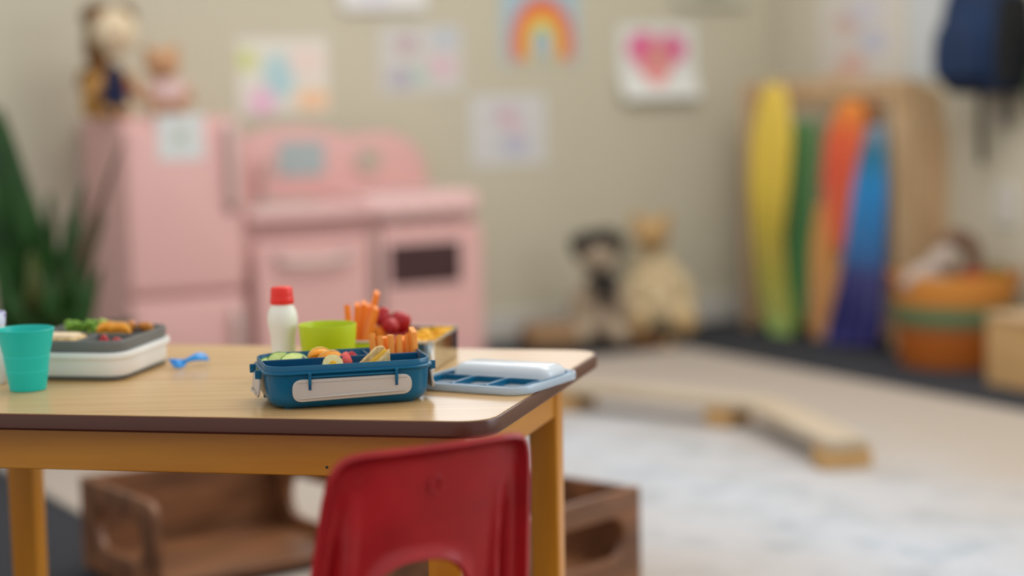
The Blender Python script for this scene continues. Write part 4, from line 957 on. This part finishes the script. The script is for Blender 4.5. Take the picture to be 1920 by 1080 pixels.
silk('bright blue play silk turning navy at the floor, rightmost on the rack', [(236, 1628, 1656), (280, 1614, 1658), (360, 1598, 1660), (450, 1584, 1658), (540, 1566, 1654), (610, 1546, 1650), (650, 1536, 1640)],
     ramp_mat('blue_silk', [(0.0, (66, 60, 140)), (0.14, (34, 34, 104)), (0.36, (40, 42, 112)), (0.46, (6, 96, 160)), (0.75, (0, 134, 200)), (0.90, (34, 120, 150)), (1.0, (130, 150, 170))], 0.45, sheen=0.3), 0.054, 4, 0.009)
# brown scarf knotted above the orange silk
p = onplane(1612, 200, PF, rnv)
o = obj('brown_scarf', blob([((0, 0, 0), (0.06, 0.02, 0.035)), ((0.05, 0, -0.035), (0.035, 0.02, 0.05)), ((-0.04, 0, 0.0), (0.03, 0.02, 0.04))], 0.006), mat('brown_cloth', (140, 84, 44), 0.8, var=0.2), loc=p + rnv * 0.004, rz=ryaw)
tag(o, 'brown scarf bundled on the rail between the orange and blue silks', 'scarf')

# ------------------------------------------------------------------ basket and its toys, wooden box
bc = Vector((1.415, 6.27, 0)); 
def basket_mesh():
    prof = []; N = 17
    for k in range(N):
        z = 0.004 + 0.276 * k / (N - 1); r = 0.170 + 0.020 * sin(pi * 0.5 * k / (N - 1)); prof.append((r + 0.005, z + 0.006)); prof.append((r - 0.001, z + 0.0145))
    prof += [(0.186, 0.285), (0.180, 0.27), (0.158, 0.02), (0, 0.015)]
    return lathe([(0, 0.0), (0.165, 0.0)] + prof, 64)
bk = thing('woven_basket', 'round orange woven basket with a green band beside the wooden rack', 'basket', bc)
o = obj('body', basket_mesh(), ramp_mat('basket_weave', [(0.0, (160, 84, 8)), (0.36, (176, 92, 12)), (0.47, (124, 86, 54)), (0.52, (100, 122, 84)), (0.66, (92, 118, 82)), (0.72, (196, 126, 48)), (1.0, (206, 136, 56))], 0.8, dist=0.02), bk, angle=80)
for sx in (-1, 1):
    obj('handle', tube(spline([(sx * 0.190, -0.05, 0.25), (sx * 0.205, 0, 0.30), (sx * 0.190, 0.05, 0.25)], 6), 0.009, 10), mat('basket_handle', (150, 92, 40), 0.8), bk)
def toyblob(name, label, cat, loc, parts, m, vox=0.007, rz=0.0):
    o = obj(name, blob(parts, vox), m, loc=loc, rz=rz); return tag(o, label, cat, None)
def nearb(px, py, Y): return aty(px, py, Y)
p = nearb(1795, 470, 6.34)
o = obj('arched_soft_toy', blob([((-.055, 0, -.03), (.028, .03, .06)), ((-.035, 0, .022), (.034, .03, .035)), ((0.0, 0, .045), (.04, .03, .030)), ((.035, 0, .022), (.034, .03, .035)), ((.055, 0, -.03), (.028, .03, .07)), ((.0, 0, -.12), (.09, .05, .07))], 0.007), mat('brown_plush', (120, 92, 74), 0.95, var=0.25, scale=30), loc=p)
tag(o, 'brown arched plush toy standing up in the orange basket', 'soft toy')
p = nearb(1745, 505, 6.20)
o = obj('grey_plush', blob([((-.04, 0, -.02), (.07, .05, .035), Matrix.Rotation(-0.6, 4, 'Y')), ((.03, 0, .03), (.06, .045, .035), Matrix.Rotation(-0.8, 4, 'Y')), ((0, 0, -.07), (.08, .06, .06))], 0.007), mat('grey_plush_cloth', (176, 160, 150), 0.95, var=0.2, scale=20), loc=p)
tag(o, 'pale grey plush toy lying on the left in the orange basket', 'soft toy')
p = nearb(1824, 522, 6.20)
o = obj('red_plush', blob([((0, 0, 0), (.05, .05, .035)), ((.03, 0, -.04), (.05, .05, .05))], 0.007), mat('dark_red_plush', (134, 54, 34), 0.95, var=0.25, scale=30), loc=p)
tag(o, 'dark red plush ball in the middle of the orange basket', 'soft toy')
p = nearb(1862, 514, 6.28)
o = obj('olive_plush', blob([((0, 0, 0), (.055, .05, .03)), ((-.02, 0, -.05), (.05, .05, .05))], 0.007), mat('olive_plush_cloth', (120, 96, 34), 0.95, var=0.3, scale=30), loc=p)
tag(o, 'olive brown plush toy at the right rim of the orange basket', 'soft toy')
xb = thing('wooden_box', 'plain light wooden box in front of the basket at the right edge', 'box', Vector((1.418, 5.86, 0)), radians(-62))
# local x runs toward the camera along the wall, y toward the wall
obj('front_panel', Box(0.2, 0.009, 0.10, 0.40, 0.018, 0.20), wood('box_pine', (206, 168, 116), (190, 150, 100), 0.5, axis=0, scale=3, squeeze=8), xb, bevel=0.003)
obj('back_panel', Box(0.2, 0.291, 0.10, 0.40, 0.018, 0.20), m_pine, xb, bevel=0.003)
for x in (0.009, 0.391): obj('end_panel', Box(x, 0.15, 0.10, 0.018, 0.262, 0.20), m_pine, xb, bevel=0.003)
obj('lid', Box(0.2, 0.15, 0.207, 0.41, 0.31, 0.014), m_pine, xb, bevel=0.003)

# ------------------------------------------------------------------ backpack on the right wall
pq = on_right(1886, 60)
m_navy = mat('navy_fabric', (12, 40, 76), 0.8, var=0.2, scale=14, bump=0.15, bscale=200)
m_black = mat('black_fabric', (14, 17, 22), 0.8, var=0.15, scale=14)
bp_ = thing('backpack', 'navy backpack with dangling straps hanging on the right wall', 'backpack', pq - U * 0.006 + Vector((0, 0, -0.035)), RZ - pi / 2)
# local x toward the camera along the wall, -y into the room
loops = []
for z, wv, dv_, ox in ((-0.215, 0.110, 0.05, 0.0), (-0.205, 0.128, 0.075, 0.0), (-0.12, 0.135, 0.088, 0), (0.0, 0.126, 0.085, 0), (0.10, 0.112, 0.078, 0), (0.18, 0.090, 0.062, 0), (0.225, 0.06, 0.04, 0)):
    loops.append([(ox + x, y - dv_ - 0.012, z) for x, y in rrect(2 * wv, 2 * dv_, min(dv_, wv) * 0.6, 6)])
BPZ = 0.05
obj('pack_body', loft(loops), m_navy, bp_, loc=(0.0, 0, BPZ), sub=1)
loops = []
for z, wv, dv_ in ((-0.17, 0.085, 0.02), (-0.16, 0.098, 0.030), (-0.05, 0.098, 0.032), (0.01, 0.085, 0.024), (0.03, 0.06, 0.012)):
    loops.append([(x, y - 0.185, z) for x, y in rrect(2 * wv, 2 * dv_, 0.016, 5)])
obj('front_pocket', loft(loops), m_navy, bp_, loc=(0, 0, BPZ), sub=1)
obj('side_panel', rloft([(0.02, 0.15, 0.008, -0.18), (0.030, 0.155, 0.01, -0.05), (0.022, 0.12, 0.008, 0.10)], 4, 0.138, -0.095), m_black, bp_, loc=(0, 0, BPZ), label='black side panel')
obj('grab_loop', tube(spline([(-0.02, -0.03, 0.21), (-0.015, -0.02, 0.26), (0.015, -0.02, 0.26), (0.02, -0.03, 0.21)], 6), 0.006, 8), m_black, bp_, loc=(0, 0, BPZ))
def strap(x, y, z0, z1, wd, m, lab=None):
    b = rloft([(wd, 0.004, 0.001, z1), (wd, 0.005, 0.001, (z0 + z1) / 2), (wd, 0.004, 0.001, z0)], 2, x, y); return obj('strap', b, m, bp_, loc=(0, 0, BPZ), label=lab)
strap(-0.035, -0.06, -0.44, -0.205, 0.028, m_black, 'long black strap hanging lowest')
strap(0.03, -0.03, -0.32, -0.205, 0.03, mat('grey_webbing', (110, 108, 104), 0.8), 'short grey strap')
obj('zip', tube(spline([(-0.085, -0.168, 0.0), (-0.08, -0.165, 0.08), (0, -0.160, 0.115), (0.08, -0.165, 0.08), (0.085, -0.168, 0.0)], 6), 0.003, 6), m_black, bp_, loc=(0, 0, BPZ))
hk = obj('coat_hook', tube(spline([(0, 0, 0.03), (0, -0.03, 0.02), (0, -0.04, -0.012), (0, -0.03, -0.025), (0, -0.018, -0.012)], 5), 0.004, 8), m_chrome, loc=pq + Vector((0, 0, 0.31)), rz=RZ - pi / 2)
tag(hk, 'metal coat hook on the right wall carrying the navy backpack', 'hook')
bp_.scale = (1.1, 1, 1)
# green garment just entering the frame at the right
pg = on_right(1970, 190)
o = obj('green_jacket', blob([((0, 0, 0.04), (0.05, 0.03, 0.10)), ((0.02, 0, 0.16), (0.05, 0.03, 0.10))], 0.008), mat('green_fabric', (58, 84, 56), 0.85, var=0.2, scale=20), loc=pg - U * 0.045, rz=RZ - pi / 2)
tag(o, 'green jacket hanging at the right edge beside the navy backpack', 'jacket')

# ------------------------------------------------------------------ balance beam on the rug
def bpt(px, py): return onz(px, py, RUGZ + 0.075)
b1, b2, b3 = bpt(1030, 712), bpt(1425, 748), bpt(1590, 822)
beam = thing('balance_beam', 'low angled wooden balance beam lying on the pale rug', 'balance beam', (0, 0, 0))
def seg(a, b, wd=0.105):
    d = (b - a); d.z = 0; Ln = d.length; d.normalize(); bm = bmesh.new(); box(bm, 0, 0, 0, Ln, wd, 0.028); 
    c = (a + b) / 2; o = obj('beam_segment', bm, m_beam, beam, loc=(c.x, c.y, RUGZ + 0.075 - 0.014), rz=math.atan2(d.y, d.x), bevel=0.004); return d
dd1 = seg(b1, b2 + (b2 - b1).normalized() * 0.015); dd2 = seg(b2 + (b3 - b2).normalized() * 0.022, b3)
for p, d in ((b1.lerp(b2, 0.12), dd1), (b1.lerp(b2, 0.86), dd1), (b3 - dd2 * 0.04, dd2)):
    bm = bmesh.new(); box(bm, 0, 0, 0, 0.075, 0.125, 0.047); obj('support_block', bm, m_beamend, beam, loc=(p.x, p.y, RUGZ + 0.0235), rz=math.atan2(d.y, d.x), bevel=0.003, label='darker end-grain support block')

# ------------------------------------------------------------------ soft toys
def fur(name, col, var=0.18): return mat(name, col, 0.95, var=var, scale=25, bump=0.4, bscale=140)
ff, fb2, fdk = fur('cream_fur', (214, 194, 156)), fur('tan_fur', (196, 160, 110)), fur('black_fur', (44, 40, 38))
def P_(px, py, Y): return aty(px, py, Y)
k7 = 6.98 / FPX
def toy(name, label, base_px, base_y, Y, rz=0.0):
    p = aty(base_px, base_y, Y); return thing(name, label, 'soft toy', (p.x, Y, 0.0 if base_y > 600 else p.z), rz), p
# dog with black ears
t, p = toy('plush_dog', 'seated beige plush dog with black ears and a black scarf against the back wall', 1128, 640, 6.86)
def zz(py, Y=6.98): return aty(1135, py, Y).z
t.location = (p.x, 6.86, 0)
obj('body', blob([((0, 0.02, .09), (.085, .07, .09)), ((-.005, 0.015, .18), (.062, .055, .08)), ((-.01, -.005, .315), (.070, .06, .060)), ((-.01, -.06, .30), (.038, .04, .032)), ((-.085, -.03, .15), (.028, .03, .085), Matrix.Rotation(0.25, 4, 'Y')),
                  ((.075, -.03, .16), (.028, .03, .08), Matrix.Rotation(-0.3, 4, 'Y')), ((.055, -.10, .055), (.045, .085, .045)), ((-.075, -.08, .05), (.045, .08, .045))], 0.007), fur('greige_fur', (172, 154, 132)), t)
obj('head_patch', blob([((-.035, -.015, .375), (.055, .05, .034)), ((.02, -.015, .385), (.045, .045, .032))], 0.006), fdk, t, label='black patch over the head')
for sx in (-1, 1):
    obj('ear', blob([((-.01 + sx * .07, -.015, .345), (.024, .022, .05), Matrix.Rotation(sx * 0.4, 4, 'Y'))], 0.005), fdk, t, label='black floppy ear')
    b = bmesh.new(); ball(b, (-.01 + sx * .028, -.062, .328), .007, 12, 8); obj('eye', b, m_pot, t)
b = bmesh.new(); ball(b, (-.01, -.102, .308), (.013, .009, .009), 12, 8); obj('nose', b, m_pot, t)
obj('scarf', blob([((0.01, -.045, .235), (.062, .04, .028)), ((0.015, -.075, .195), (.032, .02, .05))], 0.006), fdk, t, label='black scarf')
# big cream bear
t, p = toy('plush_bear', 'large cream plush bear with tan head slumped against the back wall', 1232, 640, 7.12)
obj('body', blob([((0, 0.02, .11), (.115, .085, .115)), ((.0, 0.03, .235), (.080, .065, .075)), ((-.095, -.05, .155), (.040, .045, .085), Matrix.Rotation(0.5, 4, 'Y')), ((.095, -.04, .16), (.040, .045, .09), Matrix.Rotation(-0.35, 4, 'Y')),
                  ((-.085, -.12, .065), (.055, .09, .058)), ((.085, -.11, .06), (.058, .09, .060))], 0.008), ff, t)
hd = obj('head', blob([((-.015, 0.0, .365), (.066, .055, .062)), ((-.015, -.055, .35), (.032, .034, .028))], 0.006), fb2, t, label='tan head')
for sx in (-1, 1):
    obj('ear', blob([((-.015 + sx * .052, 0, .420), (.024, .015, .026))], 0.004), fb2, t)
    b = bmesh.new(); ball(b, (-.015 + sx * .022, -.055, .382), .006, 12, 8); obj('eye', b, m_pot, t)
b = bmesh.new(); ball(b, (-.015, -.088, .358), (.010, .007, .007), 12, 8); obj('nose', b, m_pot, t)
for sx in (-1, 1): 
    b = bmesh.new(); ball(b, (sx * .085, -.205, .065), (.036, .010, .040), 16, 10); obj('paw_pad', b, fb2, t, label='tan foot pad')
# brown little cushion and cardboard coloured box left of them, dark brown toy between
p = aty(1068, 640, 6.85)
o = obj('brown_cushion', rloft([(0.17, 0.13, 0.03, 0.0), (0.20, 0.16, 0.05, 0.035), (0.19, 0.15, 0.05, 0.085), (0.14, 0.10, 0.03, 0.105)], 6), mat('brown_felt', (150, 118, 86), 0.9, var=0.12, scale=12), loc=(p.x - 0.075, 6.74, 0), sub=1, rz=0.3); tag(o, 'low brown floor cushion left of the plush dog', 'cushion')
p = aty(1210, 640, 6.70)
t = thing('toy_hedgehog', 'small dark brown plush hedgehog on the floor in front of the cream bear', 'soft toy', (p.x, 6.68, 0.0), -0.2)
obj('body', blob([((0, 0, .034), (.062, .036, .034)), ((.035, -.0, .030), (.03, .03, .026))], 0.005), fur('dark_brown_fur', (92, 58, 26)), t)
b = bmesh.new(); ball(b, (.080, 0, .028), (.020, .014, .013), 14, 8); obj('snout', b, fb2, t, label='tan snout')

# toys on the fridge
FT = FHt
def fpos(px, v): return onplane(px, 200, R(0, v), V)
q = fpos(212, vF - 0.16)
t = thing('plush_girl_doll', 'tall plush doll with a cream face, brown hair and navy overalls on the pink fridge', 'doll', (q.x, q.y, FT), RZ - 0.2)
obj('body', blob([((0, 0, .07), (.040, .032, .065)), ((0, 0, .125), (.036, .028, .05)), ((-.025, -.05, .022), (.020, .06, .020)), ((.028, -.05, .022), (.020, .06, .020)), ((-.058, -.01, .10), (.017, .017, .055), Matrix.Rotation(0.35, 4, 'Y')), ((.058, -.01, .10), (.017, .017, .055), Matrix.Rotation(-0.35, 4, 'Y'))], 0.005), fur('tan_cloth_skin', (190, 142, 84)), t)
obj('overalls', blob([((0.005, -.006, .068), (.043, .036, .064)), ((0.005, -.008, .125), (.034, .030, .045))], 0.005), mat('navy_cloth', (22, 32, 66), 0.85, var=0.2), t, label='navy overalls')
obj('head', blob([((0.01, -.005, .265), (.072, .062, .070)), ((0.005, 0, .19), (.022, .022, .03))], 0.006), fur('cream_cloth_face', (224, 204, 172), 0.08), t, label='cream face')
obj('hair', blob([((-.035, .015, .225), (.045, .045, .085)), ((-.03, .02, .310), (.055, .05, .045)), ((.05, .035, .315), (.035, .03, .035)), ((-.045, .0, .17), (.026, .028, .05))], 0.006), fur('brown_yarn', (104, 66, 24), 0.3), t, label='brown yarn hair')
for sx in (-1, 1):
    b = bmesh.new(); ball(b, (0.012 + sx * .024, -.066, .272), .005, 10, 8); obj('eye', b, m_pot, t)
b = tube(spline([(-.008, -.068, .243), (.012, -.071, .239), (.032, -.068, .243)], 4), 0.0018, 6); obj('mouth', b, m_straw, t)
obj('red_patch', blob([((.052, -.03, .095), (.016, .012, .02))], 0.003), mat('rust_cloth', (150, 70, 46), 0.9), t, label='rust red patch')
q = fpos(312, vF - 0.12)
t = thing('plush_bear', 'small tan plush bear in a pale pink shirt sitting on the pink fridge', 'soft toy', (q.x, q.y, FT), RZ - 0.15)
obj('body', blob([((0, 0, .055), (.052, .042, .055)), ((-.035, -.055, .026), (.024, .05, .024)), ((.035, -.055, .026), (.024, .05, .024)), ((-.055, -.015, .08), (.018, .018, .045), Matrix.Rotation(0.5, 4, 'Y')), ((.058, -.015, .08), (.018, .018, .045), Matrix.Rotation(-0.5, 4, 'Y'))], 0.005), fur('peach_fur', (196, 150, 116)), t)
obj('shirt', blob([((0.002, -.006, .075), (.054, .046, .045)), ((-.04, -.010, .088), (.026, .024, .03)), ((.045, -.010, .088), (.026, .024, .03))], 0.005), mat('pale_pink_cloth', (216, 186, 184), 0.85, var=0.06), t, label='pale pink shirt')
obj('head', blob([((-.008, 0, .165), (.056, .048, .048)), ((-.008, -.042, .153), (.026, .026, .020))], 0.005), fur('peach_head_fur', (200, 152, 114)), t)
for sx in (-1, 1):
    obj('ear', blob([((-.008 + sx * .042, 0, .208), (.018, .012, .018))], 0.0035), fur('peach_ear_fur', (194, 158, 118)), t)
    b = bmesh.new(); ball(b, (-.008 + sx * .018, -.046, .175), .0045, 10, 8); obj('eye', b, m_pot, t)
b = bmesh.new(); ball(b, (-.008, -.068, .158), (.008, .005, .005), 10, 8); obj('nose', b, m_pot, t)
q = fpos(176, vF - 0.26)
t = thing('plush_lion', 'golden plush toy partly hidden behind the doll at the left of the pink fridge', 'soft toy', (q.x, q.y, FT), RZ)
obj('body', blob([((0, 0, .05), (.040, .035, .05)), ((0, -.005, .115), (.036, .034, .034)), ((-.02, -.04, .02), (.018, .035, .018)), ((.02, -.04, .02), (.018, .035, .018))], 0.005), fur('golden_fur', (186, 138, 62)), t)
obj('mane', blob([((0, .012, .118), (.046, .028, .045))], 0.005), fur('dark_gold_fur', (130, 88, 34)), t)

# ------------------------------------------------------------------ potted plant
PC = Vector((-1.285, 5.22, 0.009))
plant = thing('potted_plant', 'tall dark green leafy plant in a dark pot left of the pink fridge', 'plant', PC)
obj('pot', lathe([(0, 0), (0.095, 0), (0.10, 0.01), (0.13, 0.20), (0.135, 0.205), (0.135, 0.225), (0.125, 0.225), (0.118, 0.20), (0, 0.20)], 40), m_pot, plant, angle=50)
obj('soil', lathe([(0, 0.196), (0.117, 0.201), (0.117, 0.206), (0, 0.208)], 30), m_soil, plant)
def blade(base, mid, tip, wd, m):
    pts = spline([base, Vector(base).lerp(Vector(mid), 0.5) + Vector((0, 0, 0.02)), mid, tip], 6); n = len(pts); bm = bmesh.new(); g = []
    ax = (Vector(tip) - Vector(base)).cross(Vector((0, 1, 0.2)))
    for i, p in enumerate(pts):
        t = i / (n - 1); ww = wd * (0.45 + 0.55 * sin(pi * min(1, t * 1.15 + 0.08))) * (1 - t ** 5) + 0.0015
        a = ax.normalized()
        g.append([bm.verts.new(p - a * ww + Vector((0, -0.006, 0))), bm.verts.new(p + Vector((0, 0.006, 0))), bm.verts.new(p + a * ww + Vector((0, -0.006, 0)))])
    for i in range(n - 1):
        for k in range(2): bm.faces.new((g[i][k], g[i][k + 1], g[i + 1][k + 1], g[i + 1][k]))
    o = obj('leaf', bm, m, plant, angle=180); s = o.modifiers.new('s', 'SOLIDIFY'); s.thickness = 0.003; return o
def lp(px, py, Y): return aty(px, py, Y) - PC
random.seed(3)
LV = [((-30, 150), (10, 340), 5.15, .055), ((0, 200), (60, 430), 5.10, .055), ((-10, 380), (20, 520), 5.3, .05), ((94, 362), (92, 490), 5.25, .038), ((160, 340), (124, 490), 5.15, .046), ((60, 470), (70, 560), 5.0, .05),
      ((196, 400), (150, 520), 5.3, .044), ((30, 410), (50, 540), 5.35, .05), ((130, 400), (115, 540), 5.4, .05), ((-30, 450), (20, 570), 5.05, .05), ((190, 500), (160, 580), 5.2, .045), ((10, 540), (45, 610), 5.0, .05), ((175, 540), (140, 610), 5.05, .05),
      ((96, 500), (96, 590), 4.98, .045), ((255, 600), (200, 620), 5.1, .034), ((70, 430), (82, 560), 5.4, .045), ((140, 450), (130, 560), 5.12, .05), ((-20, 300), (28, 480), 5.2, .05), ((300, 640), (230, 640), 5.0, .03)]
for i, (tp, md, Y, wd) in enumerate(LV):
    base = (random.uniform(-.06, .06), random.uniform(-.05, .05), 0.205)
    blade(base, lp(md[0], md[1], Y), lp(tp[0], tp[1], Y), wd, m_leaf if i not in (5,) else m_leaf2)
blade((0.03, 0.0, 0.205), lp(172, 430, 5.1), lp(232, 262, 5.05), .022, mat('bronze_leaf', (120, 98, 80), 0.5, var=0.1))
